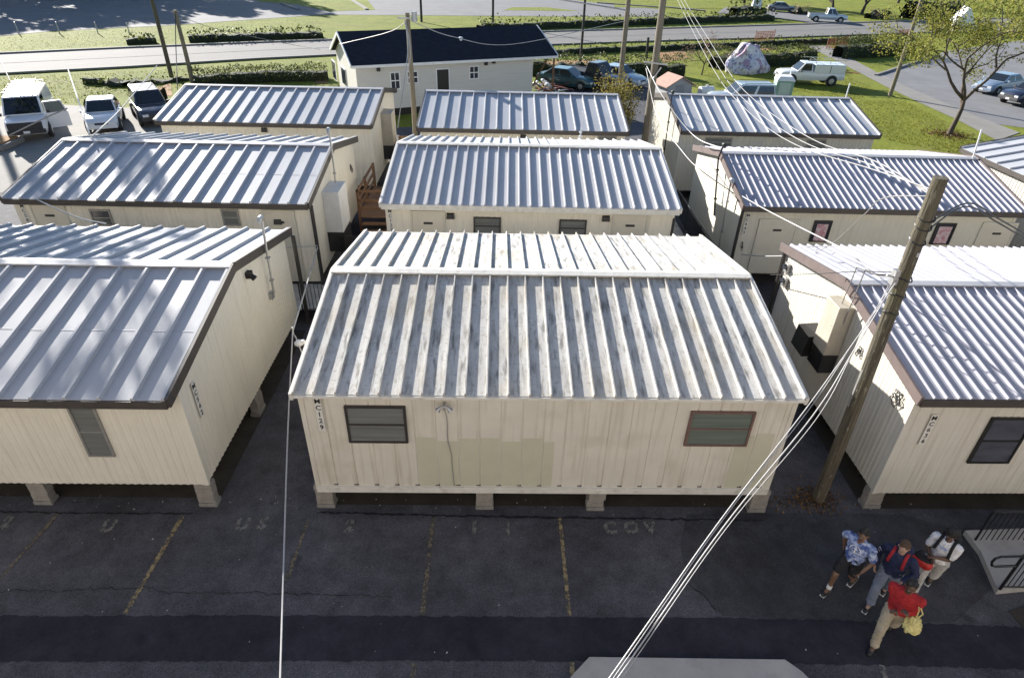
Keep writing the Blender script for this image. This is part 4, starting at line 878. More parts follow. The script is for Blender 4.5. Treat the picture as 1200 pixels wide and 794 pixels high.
# bare pink budding tree by the boulder
g = G(822, 88); tree(g.x, g.y, 3.6, 1.3, 'small bare pink budding tree left of the painted boulder', 500, .13, twigPink, fork=.3, name='budding_tree', seed=70, tr=.08, levels=4, gap=.35, cat='tree')
# bush between the two back trailers
b = thing('bush', 'tall yellow green bush between the middle and right back trailers', 'bush', (6.2, 36.2, 0)); mb = MB(); P = []
for i in range(70):
    a = random.uniform(0, 6.28); rr_ = random.uniform(.1, 1.25); top = Vector((rr_ * math.cos(a), rr_ * math.sin(a) * 1.6, random.uniform(1.6, 4.0))); mb.tube([(top.x * .2, top.y * .2, 0), top * .5 + Vector((0, 0, .2)), top], [.03, .02, .008], 5, cap=False); P.append(clump_pts(top * .9, (.45, .5, .6), 60)); P.append(clump_pts(top * .55, (.5, .6, .5), 40))
mb.build('stems', bark, b); mb = MB(); addleaves(mb, np.concatenate(P), .13, aspect=.4); mb.build('foliage', leafBush, b)
H2 = lambda *q: [G(*a) for a in q]
hedge(H2((622, 88.5), (700, 89), (800, 90)), 1.6, 1.5, 'dark clipped hedge along the grass behind the three parked cars')
hedge(H2((834, 80), (870, 78.5), (951, 75)), 1.8, 1.6, 'clipped hedge behind the painted boulder')
hedge(H2((980, 68), (1020, 66), (1066, 62.5)), 2.2, 1.7, 'clipped hedge between the sidewalk and the lone pole')
hedge(H2((640, 65), (720, 61), (800, 58), (900, 53.5), (985, 50), (1070, 46)), .9, .75, 'long low hedge on the near side of the road', 90, .2)
hedge(H2((560, 37), (640, 33.5), (760, 29), (850, 26), (905, 24)), 1.4, 1.15, 'long dark hedge on the far side of the road above the house', 70, .28)
hedge(H2((222, 49.5), (300, 46.5), (378, 44)), 2.2, .95, 'dark hedge on the far side of the road above the left trailers', 80, .28)
hedge(H2((149, 52), (184, 50.5)), 1.8, .8, 'short dark hedge on the far roadside near the two left poles', 80, .28)
hedge(H2((228, 99), (300, 95.5), (385, 93)), 1.8, .95, 'dark hedge behind the left back trailer')
hedge(H2((108, 128), (122, 130), (138, 128)), 1.4, 1.0, 'small dark shrub row between the white car and the dark SUV', 130, .14, rough=.25)
hedge(H2((174, 122), (196, 122)), 1.8, 1.1, 'rounded dark shrub right of the dark SUV', 130, .14, rough=.3)
hedge(H2((100, 98), (150, 101), (225, 94)), 1.5, .45, 'ragged low hedge on the grass bank behind the vans', 90, .16, rough=.4)
hedge(H2((858, 21), (892, 19.5)), 3.0, 2.2, 'block of dark hedge beside the white standing slab', 60, .35)
hedge(H2((1062, 22), (1113, 21)), 4.0, 3.2, 'long dark hedge block beyond the road at the upper right', 50, .45)
for q, lab in (((928, 17, 945, 17), 'brown brush left of the far pickup'), ((1016, 22, 1040, 22), 'red brush beyond the road')):
    hedge(H2((q[0], q[1]), (q[2], q[3])), 1.6, 1.2, lab, 60, .3, twigPink, 'brush', 'brush', 'brush beyond the road', .35)
# grass tufts on near lawn and banks, leaf litter at the pole
pts = []
def scatter(poly, n):
    xs = [p[0] for p in poly]; ys = [p[1] for p in poly]; out = []
    while len(out) < n:
        px, py = random.uniform(min(xs), max(xs)), random.uniform(min(ys), max(ys)); ins = False; j = len(poly) - 1
        for i in range(len(poly)):
            if (poly[i][1] > py) != (poly[j][1] > py) and px < (poly[j][0] - poly[i][0]) * (py - poly[i][1]) / (poly[j][1] - poly[i][1]) + poly[i][0]: ins = not ins
            j = i
        if ins: g = G(px, py); out.append((g.x, g.y, .04))
    return out
pts += scatter([(1000, 118), (1060, 118), (1150, 165), (1130, 182), (1040, 165)], 6000) + scatter([(880, 82), (960, 70), (1030, 108), (1000, 118), (900, 102)], 5000) + scatter([(800, 62), (960, 58), (940, 80), (830, 92)], 3000)
pts += scatter([(0, 90), (380, 74), (380, 92), (210, 106), (75, 122), (0, 118)], 6500) + scatter([(640, 60), (900, 50), (900, 58), (800, 80), (640, 80)], 3000) + scatter([(0, 45), (300, 22), (380, 22), (380, 36), (0, 62)], 3500)
P = np.array(pts); P[:, 2] = rng.uniform(.0, .05, len(P)); mb = MB(); addleaves(mb, P, .12, aspect=.22); tag(mb.build('grass', grassTuft), kind='stuff', label='short spring grass on the lawns and road banks')
pts = [(6.93 + random.gauss(0, .28), 9.5 + random.gauss(0, .22), random.uniform(.01, .06)) for _ in range(420)] + [(6.4 + random.gauss(0, .45), 9.4 + random.gauss(0, .12), random.uniform(.01, .03)) for _ in range(160)]
mb = MB(); addleaves(mb, np.array(pts), .06, flat=.3); tag(mb.build('leaf_litter', leafBrown), kind='stuff', label='brown dead leaves round the foot of the leaning pole')
pts = [(random.uniform(-14, 9), random.choice((random.uniform(9.0, 9.4), random.uniform(5.4, 9.2))), .02) for _ in range(150)]
mb = MB(); addleaves(mb, np.array(pts), .03, flat=.6); tag(mb.build('litter', M('scrap paper', (.42, .41, .38), .8)), kind='stuff', label='small pale scraps and chips on the asphalt')

# ------------------------------------------------------------------ boulder, shed, toilet, fences, odds
me = bmesh.new(); bmesh.ops.create_icosphere(me, subdivisions=4, radius=1)
from mathutils import noise as mnoise
for v in me.verts:
    p = v.co.copy(); k = 1 + .28 * mnoise.noise(p * 1.3 + Vector((3, 1, 7))) + .12 * mnoise.noise(p * 3.1); z = max(p.z, -.3)
    r = 1 - .38 * max(0, p.z); v.co = Vector((p.x * 1.95 * k * r, p.y * 1.6 * k * r, (z + .3) * 1.62 * k))
mm = bpy.data.meshes.new('boulder'); me.to_mesh(mm); me.free()
bm_ = M('painted rock', (.60, .59, .62), .8, 0, .2, 2.2, .6, 5, streak=[((1, 1, 1), 1.6, .52, .58, (.34, .18, .26), .75), ((1.3, 1, 1.2), 2.1, .56, .62, (.12, .12, .30), .8), ((1, 1, 1), 3.4, .58, .64, (.10, .08, .10), .7)])
mm.materials.append(bm_); o = bpy.data.objects.new('boulder', mm); COL.objects.link(o); g = G(877, 86); o.location = (g.x, g.y + .9, -.02); o.rotation_euler = (0, 0, .4); o.scale = (1.12, 1.0, 1.08); tag(o, 'big white boulder splashed with red and purple paint on the grass', 'boulder')
def shed():
    g = G(795, 116); t = thing('shed', 'little grey shed with a pale reddish gable roof behind the right back trailer', 'shed', (g.x, g.y, 0), R(20)); w, d, h, p = 1.05, 1.7, .95, .55
    mb = MB(); mb.add([(-w, 0, 0), (w, 0, 0), (w, 0, h), (-w, 0, h), (-w, d, 0), (w, d, 0), (w, d, h), (-w, d, h), (0, 0, h + p), (0, d, h + p)], [(0, 1, 2, 8, 3), (5, 4, 7, 9, 6), (4, 0, 3, 7), (1, 5, 6, 2)]); mb.build('wall', M('grey shed board', (.40, .40, .40), .8, 0, .1, 3), t)
    mb = MB(); k = p / w
    for s in (-1, 1):
        q = [Vector((0, -.2, h + p + .02)), Vector((s * (w + .25), -.2, h + .02 - .25 * k)), Vector((s * (w + .25), d + .2, h + .02 - .25 * k)), Vector((0, d + .2, h + p + .02))]
        if s > 0: q = q[::-1]
        mb.hexa([a + Vector((0, 0, .0)) for a in q][::1], [a + Vector((0, 0, .07)) for a in q])
    mb.build('roof', M('pink shingle', (.42, .27, .21), .9, 0, .15, 4), t)
    mb = MB(); mb.box(-.35, .35, -.03, -.002, .05, 1.0); mb.build('door', M('grey shed door', (.30, .30, .31), .8), t)
shed()
g = G(911, 129); t = thing('portable_toilet', 'pale green portable toilet with a white roof beside the silver car', 'toilet', (g.x, g.y, 0), R(-10))
gp = M('green plastic', (.22, .36, .30), .5, 0, .08, 3); mb = MB(); mb.box(-.58, .58, -.58, .58, .12, 2.02); mb.build('cabin', gp, t, bevel=.04)
mb = MB(); mb.hexa([(-.64, -.64, 2.02), (.64, -.64, 2.02), (.64, .64, 2.02), (-.64, .64, 2.02)], [(-.45, -.45, 2.3), (.45, -.45, 2.3), (.45, .45, 2.3), (-.45, .45, 2.3)]); mb.build('roof', white, t, bevel=.06)
mb = MB(); mb.box(-.38, .38, -.62, -.585, .2, 1.92); dd = mb.build('door', M('pale green plastic', (.42, .52, .47), .5), t, bevel=.01); mb = MB(); mb.box(.24, .32, -.66, -.621, 1.0, 1.14); mb.build('handle', black, dd)
mb = MB(); mb.box(-.62, .62, -.62, .62, .0, .11); mb.build('skid', black, t); mb = MB(); mb.tube([(.4, .4, 2.2), (.4, .4, 2.55)], .06, 8); mb.build('vent_pipe', white, t)
g = G(826, 116); t = thing('water_tank', 'white rounded tank standing between the little shed and the silver car', 'tank', (g.x, g.y, 0), R(15)); t.scale = (.62, .62, .7)
mb = MB(); mb.tube([(-.9, 0, .75), (-.85, 0, .75), (.85, 0, .75), (.9, 0, .75)], [.4, .55, .55, .4], 16); mb.build('barrel', white, t, smooth=False); mb = MB(); mb.tube([(0, 0, 1.28), (0, 0, 1.42)], .16, 10); mb.build('lid', white, t); mb = MB(); mb.box(-.7, -.55, -.4, .4, 0, .3); mb.box(.55, .7, -.4, .4, 0, .3); mb.build('cradle', wood, t)
om = M('orange mesh', (.62, .20, .09), .7, 0, .15, 5)
def ofence(q, label):
    L = [G(*a) for a in q]; t = thing('safety_fence', label, 'fence', L[0], 0, 'orange safety fences on the grass'); mb = MB()
    for a, b in zip(L[:-1], L[1:]):
        n = max(2, int((b - a).length / .35))
        for i in range(7): z = .12 + i * .16; mb.bar(a - L[0] + Vector((0, 0, z)), b - L[0] + Vector((0, 0, z)), .01, .07)
        for i in range(n + 1): p = a.lerp(b, i / n) - L[0]; mb.bar(p + Vector((0, -.012, .1)), p + Vector((0, -.012, 1.14)), .06, .01, Vector((0, 1, 0)))
    mb.build('mesh', om, t)
    for p in L: m2 = MB(); m2.tube([p - L[0] + Vector((0, .05, 0)), p - L[0] + Vector((0, .05, 1.3))], .03, 6); m2.build('stake', pole_dk, t)
ofence(((968, 58), (980, 57), (992, 55)), 'orange mesh safety fence beside the sidewalk end'); ofence(((1050, 47), (1066, 45.5)), 'orange mesh safety fence by the lone pole'); ofence(((884, 50), (906, 48.5)), 'orange mesh safety fence near the road above the boulder')
g = G(884, 19); t = thing('stone_slab', 'white standing slab beside the dark hedge block at the top', 'monument', (g.x, g.y, 0)); mb = MB(); mb.hexa([(-.8, -.4, .3), (.8, -.4, .3), (.8, .4, .3), (-.8, .4, .3)], [(-.6, -.3, 3.4), (.6, -.3, 3.4), (.6, .3, 3.4), (-.6, .3, 3.4)]); mb.build('slab', white, t, bevel=.1); mb = MB(); mb.box(-1.1, 1.1, -.6, .6, 0, .3); mb.build('plinth', concrete, t)
g = G(1124, 36); t = thing('utility_trailer', 'small white A shaped roof unit by the road behind the lawn tree', 'roof unit', (g.x, g.y, 0), R(-25))
mb = MB(); mb.hexa([(-1.4, -2.6, .9), (1.4, -2.6, .9), (1.4, 2.6, .9), (-1.4, 2.6, .9)], [(-.12, -2.6, 2.9), (.12, -2.6, 2.9), (.12, 2.6, 2.9), (-.12, 2.6, 2.9)]); mb.build('roof', white, t); mb = MB(); mb.box(-1.1, 1.1, -2.4, 2.4, 0, .9); mb.build('base', M('tan board', (.35, .30, .24), .8), t)
# debris by the house
g = G(640, 106); t = thing('debris_heap', 'heap of red boards and white scraps beside the house wall', 'debris', (g.x, g.y, 0)); rdM = M('red painted board', (.20, .06, .05), .8, 0, .3, 4)
mb = MB(); mb2 = MB()
for i in range(26):
    p = Vector((random.uniform(-1.3, 1.6), random.uniform(-.7, .9), random.uniform(.05, .4))); d = Vector((random.uniform(-1, 1), random.uniform(-.6, .6), random.uniform(-.15, .2))).normalized() * random.uniform(.3, .9)
    (mb if i % 3 else mb2).bar(p - d, p + d, random.uniform(.1, .22), .04)
for i in range(9): p = Vector((random.uniform(-1.2, .2), random.uniform(-.2, .9), random.uniform(.3, .75))); mb2.ball(p, (random.uniform(.12, .25), .16, .12), 6, 5)
mb.build('boards', rdM, t); mb2.build('scraps', white, t)
mb = MB(); mb.bar(onY(624, 101, 48), onY(642, 68, 48), .1, .1); tag(mb.build('leaning_plank', wood), 'brown plank leaning up against the porch eave', 'plank')
for q, lab in (((4, 172), 'brown timber edging beside the van at the left edge'),):
    g = G(*q); t = thing('timber_edging', lab, 'edging', (g.x - 2, g.y, 0)); mb = MB(); mb.box(-3, 2.6, -.9, .9, .01, .3); mb.build('beam', concrete, t, bevel=.04); mb = MB(); mb.box(-2.9, 2.4, -.8, .8, .301, .36); mb.build('fill', mulch, t)

# ------------------------------------------------------------------ vehicles
tyreM = M('tyre rubber', (.014, .014, .014), .85, 0, .2, 10); rimM = M('alloy rim', (.45, .45, .46), .3, .7, .1, 10); carGlass = M('car glass', (.014, .018, .022), .04, 0, .1, 2, spec=.8)
lampM = M('headlamp', (.65, .66, .66), .12, 0, .1, 10, spec=.8); tailM = M('tail lamp', (.30, .02, .02), .2, 0, .1, 10); chrome = M('bright trim', (.55, .55, .55), .2, .9, .05, 5); plast = M('bumper plastic', (.03, .03, .032), .6, 0, .15, 8)
def paint(name, c, metal=.0): return M(name, c, .32, metal, .03, 2, coat=.8)
def vehicle(kind, px, py, heading, col, label, L, W, H, name, group=None, cat='car', door_open=False, at=None):
    g = at or G(px, py); t = thing(name, label, cat, (g.x, g.y, .012), heading, group); w = W / 2
    S = {'sedan': [(-.5, .38, .72, .78), (-.485, .3, .88, .88), (-.40, .24, .96, .96), (-.2, .2, .95, 1), (.1, .2, .93, 1), (.25, .2, .91, .99), (.38, .22, .84, .95), (.465, .26, .74, .86), (.5, .36, .6, .74)],
         'suv': [(-.5, .45, .95, .86), (-.485, .36, 1.05, .93), (-.3, .28, 1.06, 1), (0, .28, 1.05, 1), (.24, .28, 1.04, .99), (.4, .3, 1.0, .96), (.47, .34, .9, .9), (.5, .45, .72, .82)],
         'van': [(-.5, .45, 1.2, .92), (-.49, .38, 1.25, .97), (-.3, .32, 1.27, 1), (.1, .32, 1.27, 1), (.3, .32, 1.25, .99), (.38, .34, 1.2, .96), (.47, .36, 1.08, .92), (.5, .5, .85, .86)],
         'pickup': [(-.5, .5, .98, .94), (-.49, .46, 1.04, .97), (-.2, .42, 1.06, 1), (.05, .38, 1.06, 1), (.26, .38, 1.06, .99), (.42, .4, 1.02, .95), (.48, .44, .95, .9), (.5, .52, .78, .84)]}[kind]
    mb = MB(); prev = None
    for fx, zl, zt_, fw in S:
        k = fw * w; x = fx * L; ring = [(x, -k * .9, zl), (x, -k * .98, zl + (zt_ - zl) * .25), (x, -k, zl + (zt_ - zl) * .6), (x, -k * .95, zt_ - .05), (x, -k * .86, zt_), (x, 0, zt_ + .025), (x, k * .86, zt_), (x, k * .95, zt_ - .05), (x, k, zl + (zt_ - zl) * .6), (x, k * .98, zl + (zt_ - zl) * .25), (x, k * .9, zl)]
        o = len(mb.v); mb.v += ring; n = len(ring)
        if prev is not None:
            for j in range(n): mb.f.append((prev + j, o + j, o + (j + 1) % n, prev + (j + 1) % n)); mb.mi.append(0)
        else: mb.f.append(tuple(o + j for j in range(n))); mb.mi.append(0)
        prev = o
    mb.f.append(tuple(prev + j for j in reversed(range(n)))); mb.mi.append(0)
    body = mb.build('body', col, t, smooth=True); 
    em = body.modifiers.new('edge', 'EDGE_SPLIT'); em.split_angle = R(35)
    # cabin
    bx0, bx1, rx0, rx1, zb = {'sedan': (-.38, .22, -.22, .05, .93), 'suv': (-.47, .22, -.43, .08, 1.04), 'van': (-.48, .36, -.46, .22, 1.25), 'pickup': (-.06, .24, -.03, .13, 1.05)}[kind]
    if name == 'utility_pickup': bx0, bx1, rx0, rx1 = (.0, .25, .02, .14)
    kb, kr = w * .93, w * (.76 if kind != 'van' else .84)
    bot = [Vector((bx0 * L, -kb, zb)), Vector((bx1 * L, -kb, zb)), Vector((bx1 * L, kb, zb)), Vector((bx0 * L, kb, zb))]; tp_ = [Vector((rx0 * L, -kr, H)), Vector((rx1 * L, -kr, H)), Vector((rx1 * L, kr, H)), Vector((rx0 * L, kr, H))]
    mb = MB(); mb.hexa(bot, tp_); cab = mb.build('cabin', col, t, bevel=.05)
    def pane(name_, a, b, c, d, u0=.06, u1=.94, v0=.12, v1=.88, mat=carGlass):
        f = lambda u, v: a.lerp(b, u).lerp(d.lerp(c, u), v)
        q = [f(u0, v0), f(u1, v0), f(u1, v1), f(u0, v1)]; nn = (q[1] - q[0]).cross(q[3] - q[0]).normalized(); m2 = MB(); m2.hexa([p + nn * -.004 for p in q], [p + nn * .008 for p in q]); return m2.build(name_, mat, cab)
    pane('windshield', bot[1], bot[2], tp_[2], tp_[1], .05, .95, .08, .92)
    pane('rear_window', bot[3], bot[0], tp_[0], tp_[3], .1, .9, .15, .88)
    for a, b, c, d in ((bot[0], bot[1], tp_[1], tp_[0]), (bot[2], bot[3], tp_[3], tp_[2])):
        if kind == 'van':
            fr = ((.68, .93),) if a is bot[0] else ((.07, .32),)
        else: fr = ((.07, .47), (.53, .93)) if kind != 'pickup' or name != 'utility_pickup' else ((.12, .88),)
        for u0, u1 in fr: pane('side_window', a, b, c, d, u0, u1)
    # wheels
    wr = {'sedan': .32, 'suv': .36, 'van': .36, 'pickup': .38}[kind]
    for fx in (-.31, .32):
        for s in (-1, 1):
            m2 = MB(); m2.tube([(fx * L, s * (w - .20), wr), (fx * L, s * (w - .17), wr), (fx * L, s * (w + .0), wr), (fx * L, s * (w + .03), wr)], [wr * .86, wr, wr, wr * .86], 20); wh = m2.build('wheel', tyreM, t)
            m2 = MB(); m2.tube([(fx * L, s * (w + .02), wr), (fx * L, s * (w + .045), wr)], [wr * .62, wr * .5], 14); m2.build('rim', rimM, wh)
            m2 = MB(); m2.tube([(fx * L, s * (w - .10), wr + .03), (fx * L, s * (w + .008), wr + .03)], wr * 1.17, 20); m2.build('wheel_arch', plast, body)
    xf = L * .5
    for s in (-1, 1):
        zt_ = S[-1][2]; m2 = MB(); m2.box(xf - .16, xf + .012, s * w * .62 - .16, s * w * .62 + .16, zt_ - .08, zt_ + .06); m2.build('headlight', lampM, t, bevel=.02)
        m2 = MB(); m2.box(-xf - .012, -xf + .1, s * w * .68 - .1, s * w * .68 + .1, S[0][2] - .22, S[0][2] + .02); m2.build('tail_light', tailM, t, bevel=.01)
        m2 = MB(); m2.box(bx1 * L - .32, bx1 * L - .2, s * (w + .1) - .09, s * (w + .1) + .09, zb - .02, zb + .15); m2.build('mirror', col if kind == 'sedan' else plast, t, bevel=.02)
    m2 = MB(); m2.box(xf - .1, xf + .02, -w * .38, w * .38, S[-1][2] - .12, S[-1][2] + .03); m2.build('grille', plast, t, bevel=.01)
    for bb in ((xf - .18, xf + .05, S[-1][1] - .06, S[-1][1] + .16), (-xf - .05, -xf + .15, S[0][1] - .04, S[0][1] + .16)): m2 = MB(); m2.box(bb[0], bb[1], -w * .88, w * .88, bb[2], bb[3]); m2.build('bumper', plast if kind in ('suv', 'van') else (chrome if kind == 'pickup' else col), t, bevel=.03)
    m2 = MB(); m2.box(xf + .05, xf + .058, -.15, .15, S[-1][1] - .02, S[-1][1] + .10); m2.build('licence_plate', white, t)
    if kind == 'van':
        m2 = MB(); m2.box(xf - .2, xf + .025, -w * .8, w * .8, .62, 1.02); m2.build('front_panel', plast, t, bevel=.03)
        for i in range(5):
            x = -.42 * L + i * .15 * L; m2 = MB(); m2.box(x, x + .05, -w * .8, w * .8, H + .16, H + .2)
            for s in (-1, 1): m2.box(x, x + .05, s * w * .78 - .02, s * w * .78 + .02, H - .02, H + .16)
            m2.build('rack_bar', chrome, t)
        for s in (-.5, .05): m2 = MB(); m2.bar((-.42 * L, s * w, H + .24), (.2 * L, s * w, H + .24), .05, .06); m2.bar((-.42 * L, s * w + .4, H + .24), (.2 * L, s * w + .4, H + .24), .05, .06); [m2.bar((-.4 * L + i * .35, s * w, H + .24), (-.4 * L + i * .35, s * w + .4, H + .24), .03, .03) for i in range(10)]; m2.build('ladder', rimM, t)
    if door_open:
        m2 = MB(); hx, hy = .33 * L, w + .0; dv = Vector((-.25, 1.0, 0)).normalized(); nn = Vector((dv.y, -dv.x, 0))
        p = Vector((hx, hy, .45)); m2.hexa([p, p + dv * 1.05, p + dv * 1.05 - nn * .09, p - nn * .09][::-1], [q + Vector((0, 0, .8)) for q in [p, p + dv * 1.05, p + dv * 1.05 - nn * .09, p - nn * .09][::-1]])
        for a, b in ((.03, .03), (1.0, .85)): m2.bar(p + dv * a + Vector((0, 0, .8)) - nn * .045, p + dv * b + Vector((0, 0, 1.38)) - nn * .045, .06, .06)
        m2.bar(p + dv * .03 + Vector((0, 0, 1.38)) - nn * .045, p + dv * .85 + Vector((0, 0, 1.38)) - nn * .045, .06, .06); dr = m2.build('open_door', col, t)
        m2 = MB(); q = [p + dv * .05, p + dv * .97, p + dv * .83, p + dv * .05]; z = (.8, .8, 1.36, 1.36); m2.hexa([q[i] + Vector((0, 0, z[i])) - nn * .05 for i in range(4)], [q[i] + Vector((0, 0, z[i])) - nn * .04 for i in range(4)]); m2.build('door_glass', M('clear glass', (.10, .13, .13), .05, spec=.8), dr)
    if name == 'utility_pickup':
        m2 = MB(); m2.box(-.5 * L + .05, -.01 * L, -w + .02, w - .02, .95, 1.62); bx = m2.build('service_box', col, t, bevel=.03)
        for s in (-1, 1):
            m2 = MB(); m2.box(-.47 * L, -.03 * L, s * (w - .02) - .004, s * (w - .02) + .004, 1.58, 1.6); m2.box(-.26 * L, -.25 * L, s * (w - .02) - .004, s * (w - .02) + .004, 1.02, 1.58); m2.build('box_seam', plast, bx)
        m2 = MB()
        for s in (-1, 1):
            m2.bar((-.5 * L, s * .75 * w, 1.95), (.1 * L, s * .75 * w, 1.95), .04, .04)
            for fx in (-.46, -.24, -.02): m2.bar((fx * L, s * .75 * w, 1.62), (fx * L, s * .75 * w, 1.95), .04, .04)
        for fx in (-.46, -.24, -.02): m2.bar((fx * L, -.75 * w, 1.95), (fx * L, .75 * w, 1.95), .04, .04)
        m2.build('ladder_rack', chrome, t)
        m2 = MB(); m2.bar((-.5 * L - 1.6, -.2, .95), (-.45 * L, -.2, .98), .1, .05); m2.bar((-.5 * L - 1.4, .15, .95), (-.45 * L, .15, .98), .1, .05); m2.build('loaded_lumber', woodL, t)
    elif kind == 'pickup':
        m2 = MB(); m2.box(-.48 * L, -.075 * L, -w * .8, w * .8, 1.0, 1.09); m2.build('bed_liner', plast, t)
        m2 = MB(); [m2.box(-.49 * L, -.07 * L, s * w * .9 - .06, s * w * .9 + .06, 1.02, 1.13) for s in (-1, 1)]; m2.box(-.5 * L, -.48 * L, -w * .9, w * .9, 1.0, 1.13); m2.build('bed_rail', col, t, bevel=.02)
    if kind == 'suv':
        for s in (-1, 1): m2 = MB(); m2.tube([(rx0 * L + .1, s * kr * .85, H + .06), (rx1 * L - .2, s * kr * .85, H + .06)], .02, 6); m2.build('roof_rail', plast, t)
    return t
cars = 'cars parked behind the trailers'
wp_ = paint('white car paint', (.74, .74, .74)); 
g = G(30, 168); vehicle('van', 0, 0, R(-64), wp_, 'white work van with ladder rack and its driver door open', 5.4, 2.0, 2.1, 'work_van', cars, 'van', True, at=Vector((g.x - 1.0, g.y + 2.6, 0)))
g = G(103, 158); vehicle('sedan', 0, 0, R(-66), paint('pearl white paint', (.68, .70, .72)), 'small white car with dark windshield parked beside the van', 4.3, 1.76, 1.5, 'parked_car', cars, at=Vector((g.x + .0, g.y + 2.1, 0)))
g = G(166, 150); vehicle('suv', 0, 0, R(-56), paint('charcoal paint', (.06, .06, .075), .3), 'dark charcoal SUV with silver bonnet parked right of the white car', 4.6, 1.85, 1.75, 'parked_car', cars, at=Vector((g.x - .3, g.y + 2.1, 0)))
vehicle('sedan', 664, 102, R(-28), paint('teal paint', (.03, .085, .095), .2), 'dark teal sedan nearest the house', 4.7, 1.8, 1.42, 'parked_car', cars)
vehicle('pickup', 695, 101, R(-42), paint('black maroon paint', (.035, .028, .032), .2), 'dark pickup truck with pale roof between the two sedans', 5.4, 1.95, 1.85, 'parked_pickup', cars, 'pickup')
vehicle('sedan', 724, 99, R(-42), paint('pale blue paint', (.34, .42, .48), .2), 'pale blue sedan beside the dark pickup', 4.6, 1.8, 1.45, 'parked_car', cars)
vehicle('suv', 866, 127, R(182), paint('silver paint', (.42, .46, .48), .4), 'silver SUV with blue tinted windows beside the portable toilet', 4.7, 1.85, 1.72, 'parked_car', cars)
vehicle('pickup', 945, 98, R(176), wp_, 'white utility pickup with ladder rack and service box on the lawn', 5.2, 1.9, 1.7, 'utility_pickup', cars, 'pickup')
vehicle('pickup', 968, 26, R(-14), paint('pale pickup paint', (.5, .55, .58), .2), 'pale pickup driving on the side road beyond the hedge', 5.4, 1.95, 1.85, 'driving_pickup', None, 'pickup')
vehicle('sedan', 915, 14, R(-10), paint('grey paint', (.15, .16, .18), .2), 'grey car far off at the top of the picture', 4.6, 1.8, 1.45, 'parked_car')
vehicle('sedan', 1168, 108, R(205), paint('sky blue paint', (.30, .38, .48), .3), 'light blue car half hidden behind the lawn tree', 4.6, 1.8, 1.45, 'parked_car', 'cars in the right hand lot')
vehicle('suv', 1205, 122, R(195), paint('navy paint', (.02, .025, .05), .2), 'dark navy car at the right edge behind the lawn tree', 4.6, 1.85, 1.6, 'parked_car', 'cars in the right hand lot')

# ------------------------------------------------------------------ people
from mathutils.bvhtree import BVHTree
def capsule(mb, a, b, ra, rb, n=12):
    a, b = Vector(a), Vector(b); d = b - a; L = d.length
    if L < 1e-5: d = Vector((0, 0, 1)); L = 1e-5
    u = d / L; pts = []; rs = []
    for i in range(4): t = math.pi / 2 * i / 4; pts.append(a - u * ra * math.cos(t)); rs.append(max(.001, ra * math.sin(t)))
    for i in range(4): pts.append(a + d * (i / 3)); rs.append(ra + (rb - ra) * i / 3)
    for i in range(1, 5): t = math.pi / 2 * i / 4; pts.append(b + u * rb * math.sin(t)); rs.append(max(.001, rb * math.cos(t)))
    mb.tube(pts, rs, n)
from mathutils import noise as mno
def remesh(mb, name, mat, parent, vox=.012, smooth=4, fold=0):
    o = mb.build(name, mat, None); m = o.modifiers.new('r', 'REMESH'); m.mode = 'VOXEL'; m.voxel_size = vox; m.use_smooth_shade = True
    if smooth: s = o.modifiers.new('s', 'SMOOTH'); s.iterations = smooth; s.factor = .5
    dg = bpy.context.evaluated_depsgraph_get(); me = bpy.data.meshes.new_from_object(o.evaluated_get(dg)); o.modifiers.clear(); o.data = me
    if not me.materials: me.materials.append(mat)
    if fold:
        off = Vector((random.uniform(0, 50), random.uniform(0, 50), 0))
        for v, nn in [(v, v.normal.copy()) for v in me.vertices]:
            p = Vector((v.co.x * 9, v.co.y * 9, v.co.z * 22 + 2.5 * mno.noise(v.co * 7 + off))) + off; r = 1 - abs(mno.noise(p)) * 2
            v.co += nn * fold * (r * r * .9 - .35 + .5 * mno.noise(v.co * 16 + off))
    o.parent = parent; return o
def ik(a, b, l1, l2, pole):
    d = b - a; L = min(d.length, (l1 + l2) * .995); u = d.normalized(); x = (l1 * l1 - l2 * l2 + L * L) / (2 * L); h = math.sqrt(max(0, l1 * l1 - x * x)); p = pole - u * pole.dot(u); return a + u * x + p.normalized() * h
Z = Vector((0, 0, 1))
def basis(f, s, u, o): return Matrix(((f.x, s.x, u.x, o.x), (f.y, s.y, u.y, o.y), (f.z, s.z, u.z, o.z), (0, 0, 0, 1)))
